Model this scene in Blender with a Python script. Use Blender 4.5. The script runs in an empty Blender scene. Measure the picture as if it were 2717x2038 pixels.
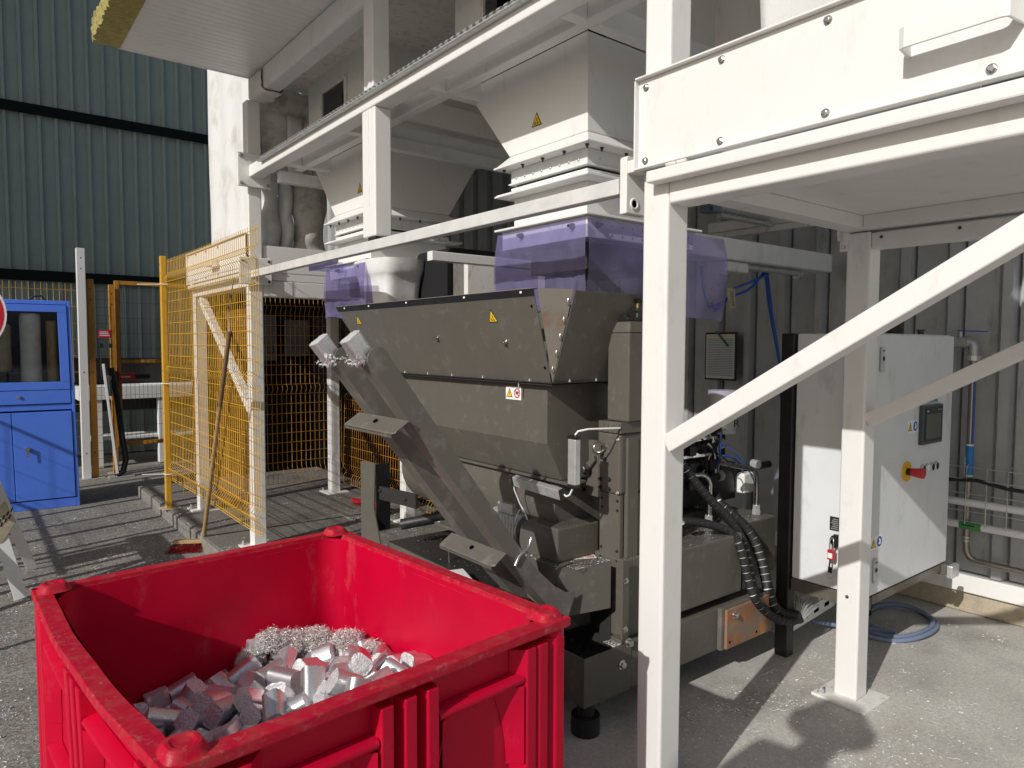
import bpy, bmesh, math, random
from mathutils import Vector, Matrix
random.seed(7)
SC = bpy.context.scene
COL = SC.collection
R = math.radians

# ------------------------------------------------------------------ camera
# world axes: x runs right-and-away along the machine, y runs left-and-away along the hall, z up, z=0 on the slab
cam_d = bpy.data.cameras.new("camera"); cam = bpy.data.objects.new("camera", cam_d); COL.objects.link(cam)
YAW, PIT, ROL = R(51.8243), R(3.1885), R(0.18275)
fw = Vector((math.cos(YAW)*math.cos(PIT), math.sin(YAW)*math.cos(PIT), -math.sin(PIT)))
rt = Vector((math.sin(YAW), -math.cos(YAW), 0)); upv = rt.cross(fw)
r2 = rt*math.cos(ROL)+upv*math.sin(ROL); u2 = upv*math.cos(ROL)-rt*math.sin(ROL)
m = Matrix((r2, u2, -fw)).transposed().to_4x4(); m.translation = Vector((0, 0, 1.55))
cam.matrix_world = m
cam_d.sensor_width = 36; cam_d.lens = 1860.38/2717*36; cam_d.clip_start = 0.05; cam_d.clip_end = 500
SC.camera = cam
SC.render.resolution_x = 1024; SC.render.resolution_y = 768

# ------------------------------------------------------------------ sky, sun, exposure
AZ, EL = R(15.2), R(30.5)                       # where the light travels to, and the sun's height
world = bpy.data.worlds.new("World"); SC.world = world; world.use_nodes = True
wn = world.node_tree.nodes; wl = world.node_tree.links
sky = wn.new("ShaderNodeTexSky"); sky.sky_type = 'NISHITA'; sky.sun_disc = False
sky.sun_elevation = EL; sky.sun_rotation = R(255); sky.air_density = 1.0; sky.dust_density = 2.2; sky.ozone_density = 1.0
bg = wn["Background"]; bg.inputs[1].default_value = 0.066
wl.new(sky.outputs[0], bg.inputs[0])
sun_d = bpy.data.lights.new("sun", 'SUN'); sun = bpy.data.objects.new("sun", sun_d); COL.objects.link(sun)
sun_d.energy = 3.5; sun_d.angle = R(0.53); sun_d.color = (1.0, 0.972, 0.925)
L = Vector((math.cos(EL)*math.cos(AZ), math.cos(EL)*math.sin(AZ), -math.sin(EL)))
sun.rotation_euler = L.to_track_quat('-Z', 'Y').to_euler(); sun.location = (-8, -3, 9)
vs = SC.view_settings; vs.view_transform = 'Standard'; vs.look = 'None'; vs.exposure = 0.0; vs.gamma = 1.0
vs.use_curve_mapping = False
SC.cycles.max_bounces = 8; SC.cycles.transparent_max_bounces = 16

# ------------------------------------------------------------------ helpers
OFF = {}
class MB:
    def __init__(s): s.v = []; s.f = []; s.sm = []
    def add(s, vs_, fs, smooth=False):
        b = len(s.v); s.v += [tuple(p) for p in vs_]
        for f in fs: s.f.append(tuple(b+i for i in f)); s.sm.append(smooth)
        return s
    def box(s, x0, x1, y0, y1, z0, z1):
        return s.add([(x0,y0,z0),(x1,y0,z0),(x1,y1,z0),(x0,y1,z0),(x0,y0,z1),(x1,y0,z1),(x1,y1,z1),(x0,y1,z1)],
                     [(0,3,2,1),(4,5,6,7),(0,1,5,4),(1,2,6,5),(2,3,7,6),(3,0,4,7)])
    def hexa(s, p):   # eight corners in box order
        return s.add(p, [(0,3,2,1),(4,5,6,7),(0,1,5,4),(1,2,6,5),(2,3,7,6),(3,0,4,7)])
    def bar(s, a, b, w, h, up=(0,0,1)):   # rectangular bar from a to b, w sideways, h along up
        a = Vector(a); b = Vector(b); d = (b-a).normalized(); up = Vector(up)
        si = d.cross(up).normalized(); u = si.cross(d).normalized()
        si *= w/2; u *= h/2
        return s.hexa([a-si-u, b-si-u, b+si-u, a+si-u, a-si+u, b-si+u, b+si+u, a+si+u])
    def prism(s, pts, vec):
        n = len(pts); vec = Vector(vec); a = [Vector(p) for p in pts]; b = [p+vec for p in a]
        nrm = Vector((0,0,0))
        for i in range(n): nrm += a[i].cross(a[(i+1) % n])
        if nrm.dot(vec) > 0: bot = tuple(range(n-1,-1,-1)); top = tuple(range(n, 2*n)); side = [(i,(i+1)%n,n+(i+1)%n,n+i) for i in range(n)]
        else: bot = tuple(range(n)); top = tuple(range(2*n-1,n-1,-1)); side = [((i+1)%n,i,n+i,n+(i+1)%n) for i in range(n)]
        return s.add(a+b, [bot, top]+side)
    def cyl(s, a, b, r, n=16, rb=None, smooth=True, caps=True):
        a = Vector(a); b = Vector(b); d = (b-a).normalized(); rb = r if rb is None else rb
        t = Vector((0,0,1)) if abs(d.z) < .9 else Vector((1,0,0))
        e1 = d.cross(t).normalized(); e2 = d.cross(e1)
        o = []
        for i in range(n):
            an = 2*math.pi*i/n; k = e1*math.cos(an)+e2*math.sin(an); o.append(a+k*r)
        for i in range(n):
            an = 2*math.pi*i/n; k = e1*math.cos(an)+e2*math.sin(an); o.append(b+k*rb)
        s.add(o, [(i, n+i, n+(i+1)%n, (i+1)%n) for i in range(n)], smooth)
        if caps:
            s.add(o[:n], [tuple(range(n))]); s.add(o[n:], [tuple(range(n-1,-1,-1))])
        return s
    def tube(s, path, r, n=8, caps=True):
        P = [Vector(p) for p in path]; T = []
        for i in range(len(P)):
            T.append((P[min(i+1,len(P)-1)]-P[max(i-1,0)]).normalized())
        t = Vector((0,0,1)) if abs(T[0].z) < .9 else Vector((1,0,0))
        e = T[0].cross(t).normalized(); o = []
        rr = r if isinstance(r, (list, tuple)) else [r]*len(P)
        for i in range(len(P)):
            e = (e-T[i]*e.dot(T[i])).normalized(); g = T[i].cross(e)
            for k in range(n):
                an = 2*math.pi*k/n; o.append(P[i]+(e*math.cos(an)+g*math.sin(an))*rr[i])
        f = []
        for i in range(len(P)-1):
            for k in range(n):
                f.append((i*n+k, i*n+(k+1)%n, (i+1)*n+(k+1)%n, (i+1)*n+k))
        s.add(o, f, True)
        if caps:
            s.add(o[:n], [tuple(range(n-1,-1,-1))]); s.add(o[-n:], [tuple(range(n))])
        return s
    def lathe(s, prof, c, axis=(0,0,1), n=20):
        ax = Vector(axis).normalized(); t = Vector((0,0,1)) if abs(ax.z) < .9 else Vector((1,0,0))
        e1 = ax.cross(t).normalized(); e2 = ax.cross(e1); c = Vector(c); o = []
        for (r, h) in prof:
            for i in range(n):
                an = 2*math.pi*i/n; o.append(c+ax*h+(e1*math.cos(an)+e2*math.sin(an))*r)
        f = []
        for j in range(len(prof)-1):
            for i in range(n): f.append((j*n+i, (j+1)*n+i, (j+1)*n+(i+1)%n, j*n+(i+1)%n))
        return s.add(o, f, True)
    def grid(s, fn, nu, nv, smooth=True):
        o = [fn(i/nu, j/nv) for j in range(nv+1) for i in range(nu+1)]
        return s.add(o, [(j*(nu+1)+i, j*(nu+1)+i+1, (j+1)*(nu+1)+i+1, (j+1)*(nu+1)+i) for j in range(nv) for i in range(nu)], smooth)
    def mesh(s, name, off=Vector((0,0,0))):
        me = bpy.data.meshes.new(name)
        me.from_pydata([tuple(Vector(p)-off) for p in s.v], [], s.f)
        me.polygons.foreach_set("use_smooth", s.sm); me.update()
        return me
    def build(s, name, mat, parent=None, bevel=0, seg=2, loc=None, solid=0, subd=0, recalc=False):
        off = OFF[parent] if parent is not None else (Vector(loc) if loc is not None else Vector((0,0,0)))
        me = s.mesh(name, off)
        if recalc:
            bm = bmesh.new(); bm.from_mesh(me); bmesh.ops.recalc_face_normals(bm, faces=bm.faces); bm.to_mesh(me); bm.free()
        o = bpy.data.objects.new(name, me); COL.objects.link(o); me.materials.append(M[mat])
        if parent is not None: o.parent = parent
        else: o.location = off
        OFF[o] = off
        if subd:
            k = o.modifiers.new("s", 'SUBSURF'); k.levels = subd; k.render_levels = subd
        if solid:
            k = o.modifiers.new("t", 'SOLIDIFY'); k.thickness = solid; k.offset = 0
        if bevel:
            k = o.modifiers.new("b", 'BEVEL'); k.width = bevel; k.segments = seg; k.limit_method = 'ANGLE'; k.angle_limit = R(40)
        return o
def tag(o, label, cat, group=None, kind=None):
    if label: o["label"] = label
    if cat: o["category"] = cat
    if group: o["group"] = group
    if kind: o["kind"] = kind
    return o
def thing(name, label, cat, loc, group=None):
    o = bpy.data.objects.new(name, None); COL.objects.link(o); o.location = loc; o.empty_display_size = .1
    OFF[o] = Vector(loc); return tag(o, label, cat, group)
def box(name, mat, parent, x0, x1, y0, y1, z0, z1, bevel=.004, seg=2):
    return MB().box(x0,x1,y0,y1,z0,z1).build(name, mat, parent, bevel, seg)
SHARED = {}
def place(key, maker, name, mat, parent, loc, axis=(0,0,1), spin=0, scale=1.0):
    """a small repeated piece: shared mesh made along +z, turned so that +z points along axis"""
    k = (key, mat)
    if k not in SHARED:
        me = maker().mesh(key); me.materials.append(M[mat]); SHARED[k] = me
    o = bpy.data.objects.new(name, SHARED[k]); COL.objects.link(o)
    o.location = Vector(loc)-(OFF[parent] if parent else Vector((0,0,0)))
    q = Vector(axis).to_track_quat('Z', 'Y'); o.rotation_mode = 'QUATERNION'
    from mathutils import Quaternion
    o.rotation_quaternion = q @ Quaternion((0,0,1), spin); o.scale = (scale,)*3
    if parent: o.parent = parent; OFF[o] = OFF[parent]
    return o
def hexbolt():
    b = MB(); b.cyl((0,0,0),(0,0,.002),.013,16); b.cyl((0,0,.002),(0,0,.010),.0095,6,smooth=False); b.cyl((0,0,.010),(0,0,.0115),.0085,12,.006); return b
def sockbolt():
    b = MB(); b.cyl((0,0,0),(0,0,.002),.012,16); b.cyl((0,0,.002),(0,0,.012),.008,14); b.cyl((0,0,.0121),(0,0,.0123),.0045,6,smooth=False); return b
def nutdown():
    b = MB(); b.cyl((0,0,0),(0,0,.003),.011,12); b.cyl((0,0,.003),(0,0,.012),.009,6,smooth=False); b.cyl((0,0,.012),(0,0,.022),.005,8); return b
def rivet():
    b = MB(); b.lathe([(.0075,0),(.007,.003),(.004,.0055),(0.0005,.006)],(0,0,0),n=10); return b
def bolt(parent, loc, axis, scale=1.0, mat='steel', kind=hexbolt, name='bolt'):
    return place(kind.__name__, kind, name, mat, parent, loc, axis, random.uniform(0,1), scale)
def text(s_, name, mat, parent, loc, xdir, ydir, size, thick=.0006, font_shear=0):
    cu = bpy.data.curves.new(name, 'FONT'); cu.body = s_; cu.size = size; cu.extrude = thick; cu.shear = font_shear; cu.resolution_u = 3
    t = bpy.data.objects.new(name, cu); me = bpy.data.meshes.new_from_object(t); bpy.data.objects.remove(t)
    o = bpy.data.objects.new(name, me); COL.objects.link(o); me.materials.append(M[mat])
    x = Vector(xdir).normalized(); y = Vector(ydir).normalized(); z = x.cross(y)
    mm = Matrix((x,y,z)).transposed().to_4x4(); mm.translation = Vector(loc)-(OFF[parent] if parent else Vector((0,0,0)))
    o.matrix_local = mm
    if parent: o.parent = parent; o.matrix_local = mm
    return o
def copy_tree(o, delta, label=None):
    c = o.copy(); COL.objects.link(c); c.location = o.location+Vector(delta)
    if label: c["label"] = label
    for ch in o.children:
        d = ch.copy(); COL.objects.link(d); d.parent = c
        for g in ch.children:
            e = g.copy(); COL.objects.link(e); e.parent = d
    return c

# ------------------------------------------------------------------ materials
M = {}
def mat(name, col, rough=.5, metal=0.0, noise=0.0, nscale=8.0, col2=None, thr=(.45,.7), bump=0.0, bscale=120.0, spec=.5,
        grain=0.0, rvar=0.0, stretch=None, scratch=None, coat=0):
    """painted / cast surface: base colour, blotches of a second colour with a shape of their own, fine grain, relief"""
    ma = bpy.data.materials.new(name); ma.use_nodes = True; nt = ma.node_tree; n = nt.nodes; l = nt.links
    p = n["Principled BSDF"]; p.inputs["Roughness"].default_value = rough; p.inputs["Metallic"].default_value = metal
    p.inputs["Specular IOR Level"].default_value = spec; p.inputs["Coat Weight"].default_value = coat
    p.inputs["Base Color"].default_value = (*col, 1)
    ma.diffuse_color = (*col, 1)
    tc = n.new("ShaderNodeTexCoord"); src = tc.outputs["Object"]
    if stretch:
        mp = n.new("ShaderNodeMapping"); mp.inputs["Scale"].default_value = stretch; l.new(src, mp.inputs[0]); src = mp.outputs[0]
    cur = None
    if col2:
        t = n.new("ShaderNodeTexNoise"); t.inputs["Scale"].default_value = nscale; t.inputs["Detail"].default_value = 6; t.inputs["Roughness"].default_value = .62
        l.new(src, t.inputs["Vector"])
        r = n.new("ShaderNodeValToRGB"); r.color_ramp.elements[0].position = thr[0]; r.color_ramp.elements[1].position = thr[1]
        r.color_ramp.elements[0].color = (*col, 1); r.color_ramp.elements[1].color = (*col2, 1)
        l.new(t.outputs["Fac"], r.inputs[0]); cur = r.outputs[0]
        if rvar:
            mr = n.new("ShaderNodeMapRange"); mr.inputs["To Min"].default_value = max(.05, rough-rvar); mr.inputs["To Max"].default_value = min(1, rough+rvar)
            mr.inputs["From Min"].default_value = .3; mr.inputs["From Max"].default_value = .7
            l.new(t.outputs["Fac"], mr.inputs["Value"]); l.new(mr.outputs[0], p.inputs["Roughness"])
    if scratch:
        sc_col, amt, ssc, sst = scratch
        mp2 = n.new("ShaderNodeMapping"); mp2.inputs["Scale"].default_value = sst; l.new(tc.outputs["Object"], mp2.inputs[0])
        t2 = n.new("ShaderNodeTexNoise"); t2.inputs["Scale"].default_value = ssc; t2.inputs["Detail"].default_value = 8; t2.inputs["Roughness"].default_value = .7
        l.new(mp2.outputs[0], t2.inputs["Vector"])
        r2_ = n.new("ShaderNodeValToRGB"); r2_.color_ramp.elements[0].position = .56; r2_.color_ramp.elements[1].position = .72
        r2_.color_ramp.elements[1].color = (amt, amt, amt, 1)
        l.new(t2.outputs["Fac"], r2_.inputs[0])
        mx = n.new("ShaderNodeMix"); mx.data_type = 'RGBA'; l.new(r2_.outputs[0], mx.inputs[0])
        if cur: l.new(cur, mx.inputs[6])
        else: mx.inputs[6].default_value = (*col, 1)
        mx.inputs[7].default_value = (*sc_col, 1); cur = mx.outputs[2]
    if grain:
        t3 = n.new("ShaderNodeTexNoise"); t3.inputs["Scale"].default_value = bscale*2; t3.inputs["Detail"].default_value = 3; l.new(tc.outputs["Object"], t3.inputs["Vector"])
        mr3 = n.new("ShaderNodeMapRange"); mr3.inputs["To Min"].default_value = 1-grain; mr3.inputs["To Max"].default_value = 1+grain; mr3.inputs["From Min"].default_value = .3; mr3.inputs["From Max"].default_value = .7
        l.new(t3.outputs["Fac"], mr3.inputs["Value"])
        mu = n.new("ShaderNodeVectorMath"); mu.operation = 'SCALE'
        if cur: l.new(cur, mu.inputs[0])
        else: mu.inputs[0].default_value = col
        l.new(mr3.outputs[0], mu.inputs["Scale"]); cur = mu.outputs[0]
    if cur: l.new(cur, p.inputs["Base Color"])
    if bump:
        t4 = n.new("ShaderNodeTexNoise"); t4.inputs["Scale"].default_value = bscale; t4.inputs["Detail"].default_value = 4; l.new(src, t4.inputs["Vector"])
        b = n.new("ShaderNodeBump"); b.inputs["Strength"].default_value = bump; b.inputs["Distance"].default_value = .004; l.new(t4.outputs["Fac"], b.inputs["Height"]); l.new(b.outputs[0], p.inputs["Normal"])
    M[name] = ma; return ma

mat('white', (.755,.75,.73), .42, col2=(.725,.717,.695), nscale=5, thr=(.5,.85), bump=.04, bscale=60, rvar=.10, scratch=((.50,.475,.43), .36, 11, (1,1,.4)))
mat('white_cool', (.74,.745,.74), .45, col2=(.66,.665,.66), nscale=6, thr=(.45,.8), scratch=((.35,.34,.33), .4, 9, (1,1,.3)))
mat('white_dirty', (.74,.725,.69), .55, col2=(.58,.56,.515), nscale=9, thr=(.5,.8), bump=.06, bscale=40, scratch=((.20,.18,.15), .75, 22, (1,1,.5)))
mat('galv', (.60,.61,.60), .38, .55, col2=(.48,.49,.48), nscale=22, thr=(.4,.65), rvar=.12)
mat('pipe_steel', (.34,.31,.27), .33, .75)
mat('steel', (.62,.61,.58), .28, 1.0, col2=(.40,.39,.36), nscale=40, rvar=.1)
mat('dark_steel', (.10,.10,.10), .4, .8, col2=(.05,.05,.05), nscale=30)
mat('rail', (.74,.735,.715), .4, .15, col2=(.60,.60,.585), nscale=9, thr=(.4,.75), scratch=((.4,.4,.39), .5, 12, (1,.2,1)))
mat('grey', (.112,.104,.088), .34, spec=.32, col2=(.102,.094,.080), nscale=4, thr=(.4,.7), bump=.03, bscale=150, rvar=.08, scratch=((.36,.34,.30), .22, 18, (1,1,1)))
mat('grey_scuffed', (.135,.126,.110), .40, .05, spec=.35, col2=(.24,.21,.20), nscale=12, thr=(.52,.74), bump=.05, bscale=120)
mat('grey_dark', (.035,.033,.031), .45, spec=.25, col2=(.03,.029,.027), nscale=8)
mat('black', (.012,.012,.013), .45, col2=(.02,.02,.02), nscale=10)
mat('rubber', (.016,.016,.017), .6, bump=.1)
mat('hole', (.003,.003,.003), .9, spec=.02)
mat('rust', (.30,.13,.05), .75, col2=(.20,.16,.13), nscale=11, thr=(.4,.6), bump=.2, bscale=60, scratch=((.50,.24,.08), .8, 6, (1,1,1)))
mat('rusty_plate', (.30,.27,.235), .5, .3, col2=(.28,.17,.10), nscale=10, thr=(.52,.7), bump=.08)
mat('red', (.53,.001,.030), .45, col2=(.47,.001,.027), nscale=5, thr=(.4,.7), bump=.10, bscale=45, spec=.18, scratch=((.56,.10,.11), .35, 6, (1,1,.5)))
mat('red_inner', (.53,.001,.030), .42, col2=(.47,.001,.027), nscale=5, thr=(.4,.7), bump=.14, bscale=30, spec=.2, scratch=((.60,.13,.16), .55, 5, (1,1,.45)))
mat('red_worn', (.46,.004,.028), .5, spec=.2, col2=(.42,.045,.048), nscale=26, thr=(.45,.75), bump=.2, bscale=90, scratch=((.42,.22,.19), .6, 45, (1,1,1)))
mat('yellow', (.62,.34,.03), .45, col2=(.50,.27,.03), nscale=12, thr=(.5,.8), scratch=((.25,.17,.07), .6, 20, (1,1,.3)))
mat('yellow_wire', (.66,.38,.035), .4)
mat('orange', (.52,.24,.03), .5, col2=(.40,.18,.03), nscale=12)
mat('blue', (.085,.21,.80), .35, col2=(.075,.19,.74), nscale=5, thr=(.45,.7), bump=.03, bscale=30)
mat('blue_dark', (.012,.03,.18), .5)
mat('cable_blue', (.02,.10,.48), .45)
mat('hose_blue', (.16,.20,.30), .5)
mat('wood', (.42,.28,.13), .6, col2=(.26,.16,.07), nscale=14, thr=(.4,.7), stretch=(6,6,1), bump=.15, bscale=60)
mat('wood_dark', (.20,.13,.07), .65, col2=(.11,.075,.045), nscale=14, thr=(.4,.7), stretch=(6,6,1), bump=.15, bscale=60)
mat('brush', (.45,.012,.03), .6)
mat('wool', (.40,.35,.13), .95, col2=(.26,.22,.07), nscale=30, thr=(.4,.65), bump=1.0, bscale=60, stretch=(1,4,1.5))
mat('green', (.27,.325,.30), .45, col2=(.24,.295,.27), nscale=3, thr=(.4,.7), scratch=((.18,.22,.20), .5, 4, (2,2,.2)))
mat('girt', (.006,.009,.009), .7, spec=.1)
mat('clad', (.46,.475,.48), .38, .2, col2=(.37,.38,.38), nscale=5, thr=(.4,.75), scratch=((.18,.17,.16), .65, 8, (1.5,1.5,.35)))
mat('clad_gap', (.07,.07,.07), .7)
mat('plinth', (.42,.36,.27), .9, col2=(.28,.24,.18), nscale=9, bump=.4, bscale=50, grain=.1)
mat('fabric', (.68,.68,.67), .85, col2=(.50,.47,.43), nscale=4, thr=(.5,.75), bump=.35, bscale=90)
mat('fabric_dirty', (.60,.58,.54), .9, col2=(.26,.24,.21), nscale=7, thr=(.48,.72), bump=.4, bscale=80)
mat('alu', (.86,.86,.87), .42, .92, col2=(.60,.60,.62), nscale=260, thr=(.42,.66), bump=.22, bscale=420, rvar=.10, scratch=((.34,.33,.34), .5, 9, (1,1,1)))
mat('alu_rough', (.88,.88,.88), .55, .6, col2=(.55,.55,.56), nscale=220, thr=(.4,.62), bump=.5, bscale=400)
mat('swarf', (.78,.76,.74), .45, .3, col2=(.52,.50,.49), nscale=60)
mat('chips', (.90,.90,.89), .30, .25)
mat('cabinet', (.70,.72,.73), .38, col2=(.65,.67,.675), nscale=4, thr=(.45,.75), scratch=((.30,.30,.30), .45, 7, (1,1,.4)))
mat('hmi', (.055,.065,.075), .4)
mat('hmi_face', (.012,.014,.018), .25)
mat('screen', (.085,.095,.085), .18)
mat('teal', (.03,.28,.27), .5)
mat('red_button', (.45,.015,.02), .4)
mat('safety_yellow', (.78,.42,.01), .5)
mat('sign_red', (.55,.01,.03), .4)
mat('sticker_white', (.82,.82,.80), .5)
mat('sticker_yellow', (.80,.52,.01), .5)
mat('sticker_blue', (.02,.08,.42), .5)
mat('print_black', (.015,.015,.015), .6)
mat('print_green', (.02,.16,.12), .6)
mat('print_blue', (.03,.22,.55), .6)
mat('print_red', (.55,.03,.04), .6)
mat('paper', (.74,.74,.72), .6)
mat('label_green', (.05,.28,.07), .5)
mat('pvc_white', (.76,.77,.80), .4)
mat('brass', (.45,.33,.14), .35, .9)
mat('bag_white', (.78,.78,.77), .6, col2=(.62,.62,.60), nscale=9, bump=.2, bscale=30)
mat('box_dark', (.02,.02,.022), .6, spec=.15)
mat('tan', (.48,.42,.30), .7, col2=(.36,.31,.22), nscale=10)
mat('skin', (.42,.25,.18), .6)
mat('cloth_navy', (.03,.04,.08), .8)
mat('shade_building', (.45,.45,.43), .7)

def ground_mat(name, c1, c2, c3, spark, scale, rough=.85, grit=.35):
    ma = bpy.data.materials.new(name); ma.use_nodes = True; nt = ma.node_tree; n = nt.nodes; l = nt.links; p = n["Principled BSDF"]
    tc = n.new("ShaderNodeTexCoord")
    def noise(sc, det=6, ro=.6):
        t = n.new("ShaderNodeTexNoise"); t.inputs["Scale"].default_value = sc; t.inputs["Detail"].default_value = det; t.inputs["Roughness"].default_value = ro; l.new(tc.outputs["Object"], t.inputs["Vector"]); return t.outputs["Fac"]
    def ramp(fac, a, b, ca, cb):
        r = n.new("ShaderNodeValToRGB"); r.color_ramp.elements[0].position = a; r.color_ramp.elements[1].position = b; r.color_ramp.elements[0].color = (*ca,1); r.color_ramp.elements[1].color = (*cb,1); l.new(fac, r.inputs[0]); return r.outputs[0]
    def mix(f, a, b):
        x = n.new("ShaderNodeMix"); x.data_type = 'RGBA'; l.new(f, x.inputs[0]); l.new(a, x.inputs[6])
        if isinstance(b, tuple): x.inputs[7].default_value = (*b,1)
        else: l.new(b, x.inputs[7])
        return x.outputs[2]
    base = ramp(noise(scale), .35, .7, c1, c2)
    st = ramp(noise(scale*.35, 8, .7), .52, .68, (0,0,0), (.75,.75,.75)); base = mix(st, base, c3)
    g0 = ramp(noise(scale*60, 2), .3, .75, (1-grit,)*3, (1+grit,)*3); g1 = ramp(noise(scale*24, 3, .75), .36, .66, (1-grit*.9,)*3, (1+grit*.9,)*3)
    gm = n.new('ShaderNodeMix'); gm.data_type = 'RGBA'; gm.blend_type = 'MULTIPLY'; gm.inputs[0].default_value = 1; l.new(g0, gm.inputs[6]); l.new(g1, gm.inputs[7]); g = gm.outputs[2]
    mu = n.new("ShaderNodeMix"); mu.data_type = 'RGBA'; mu.blend_type = 'MULTIPLY'; mu.inputs[0].default_value = 1; l.new(base, mu.inputs[6]); l.new(g, mu.inputs[7]); base = mu.outputs[2]
    v = n.new("ShaderNodeTexVoronoi"); v.inputs["Scale"].default_value = spark; l.new(tc.outputs["Object"], v.inputs["Vector"])
    sp = ramp(v.outputs["Distance"], .06, .12, (1,1,1), (0,0,0))
    pm = ramp(noise(scale*.8, 4), .46, .6, (0,0,0), (1,1,1))
    mm = n.new("ShaderNodeMath"); mm.operation = 'MULTIPLY'; l.new(sp, mm.inputs[0]); l.new(pm, mm.inputs[1])
    base = mix(mm.outputs[0], base, (.62,.62,.62)); l.new(base, p.inputs["Base Color"]); l.new(mm.outputs[0], p.inputs["Metallic"])
    rr = n.new("ShaderNodeMapRange"); rr.inputs["To Min"].default_value = rough; rr.inputs["To Max"].default_value = .3; l.new(mm.outputs[0], rr.inputs["Value"]); l.new(rr.outputs[0], p.inputs["Roughness"])
    b = n.new("ShaderNodeBump"); b.inputs["Strength"].default_value = .45; b.inputs["Distance"].default_value = .004; l.new(noise(scale*45, 3), b.inputs["Height"]); l.new(b.outputs[0], p.inputs["Normal"])
    ma.diffuse_color = (*c1,1); M[name] = ma
ground_mat('asphalt', (.20,.19,.172), (.27,.255,.23), (.13,.125,.115), 55, 2.2, .85, .5)
ground_mat('concrete', (.53,.51,.47), (.42,.40,.365), (.23,.215,.195), 46, 2.4, .8, .16)
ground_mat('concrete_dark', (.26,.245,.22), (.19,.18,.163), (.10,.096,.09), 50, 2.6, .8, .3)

def pvc_mat():
    ma = bpy.data.materials.new('pvc'); ma.use_nodes = True; nt = ma.node_tree; n = nt.nodes; l = nt.links; n.remove(n["Principled BSDF"])
    out = n["Material Output"]
    tr = n.new("ShaderNodeBsdfTransparent"); tr.inputs[0].default_value = (.66,.62,.85,1)
    df = n.new("ShaderNodeBsdfDiffuse"); df.inputs[0].default_value = (.27,.25,.45,1)
    gl = n.new("ShaderNodeBsdfGlossy"); gl.inputs["Roughness"].default_value = .16; gl.inputs[0].default_value = (.45,.45,.5,1)
    tc = n.new("ShaderNodeTexCoord"); t = n.new("ShaderNodeTexNoise"); t.inputs["Scale"].default_value = 9; t.inputs["Detail"].default_value = 5; l.new(tc.outputs["Object"], t.inputs["Vector"])
    r = n.new("ShaderNodeMapRange"); r.inputs["From Min"].default_value = .35; r.inputs["From Max"].default_value = .75; r.inputs["To Min"].default_value = .26; r.inputs["To Max"].default_value = .48; l.new(t.outputs["Fac"], r.inputs["Value"])
    m1 = n.new("ShaderNodeMixShader"); l.new(r.outputs[0], m1.inputs[0]); l.new(tr.outputs[0], m1.inputs[1]); l.new(df.outputs[0], m1.inputs[2])
    fr = n.new("ShaderNodeFresnel"); fr.inputs[0].default_value = 1.32
    m2 = n.new("ShaderNodeMixShader"); m2.inputs[0].default_value = .06; l.new(m1.outputs[0], m2.inputs[1]); l.new(gl.outputs[0], m2.inputs[2])
    b = n.new("ShaderNodeBump"); b.inputs["Strength"].default_value = .18; b.inputs["Distance"].default_value = .02
    t2 = n.new("ShaderNodeTexNoise"); t2.inputs["Scale"].default_value = 7; t2.inputs["Detail"].default_value = 3; l.new(tc.outputs["Object"], t2.inputs["Vector"]); l.new(t2.outputs["Fac"], b.inputs["Height"]); l.new(b.outputs[0], gl.inputs["Normal"]); l.new(b.outputs[0], df.inputs["Normal"])
    l.new(m2.outputs[0], out.inputs[0]); M['pvc'] = ma
pvc_mat()
def glass_mat(name, tint, refl=1.5):
    ma = bpy.data.materials.new(name); ma.use_nodes = True; nt = ma.node_tree; n = nt.nodes; l = nt.links; n.remove(n["Principled BSDF"])
    tr = n.new("ShaderNodeBsdfTransparent"); tr.inputs[0].default_value = (*tint,1)
    gl = n.new("ShaderNodeBsdfGlossy"); gl.inputs["Roughness"].default_value = .02
    fr = n.new("ShaderNodeFresnel"); fr.inputs[0].default_value = refl
    mx = n.new("ShaderNodeMixShader"); l.new(fr.outputs[0], mx.inputs[0]); l.new(tr.outputs[0], mx.inputs[1]); l.new(gl.outputs[0], mx.inputs[2]); l.new(mx.outputs[0], n["Material Output"].inputs[0]); M[name] = ma
glass_mat('glass', (.93,.95,.95), 1.35)
# ------------------------------------------------------------------ ground
def sheet(name, mat_, x0,x1,y0,y1,z, sub=1):
    o = MB().grid(lambda u,v:(x0+(x1-x0)*u, y0+(y1-y0)*v, z), sub, sub, False).build(name, mat_)
    return tag(o, None, None, kind='structure')
g = sheet('asphalt_ground', 'asphalt', -60, 70, -50, 80, -.12, 4)
yd = sheet('bounce_apron', 'concrete', -40, 1.476, -40, 1.15, -.115, 2)  # unseen pale ground, added to bounce light into the shaded whites
s1 = tag(MB().box(1.48, 4.75, -5, 4.3, -.20, 0).build('concrete_slab', 'concrete', bevel=.012), None, None, kind='structure')
# the far slab: a broom-ribbed surface and a worn edge
def rslab():
    b = MB(); n = 170
    b.box(1.482, 4.748, 4.312, 8.5, -.20, -.008)
    for i in range(n):
        y = 4.33+i*(8.47-4.33)/n
        b.box(1.50, 4.74, y, y+.013, -.008, .0)
    return b
s2 = tag(rslab().build('ribbed_slab', 'concrete_dark'), None, None, kind='structure')

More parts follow.
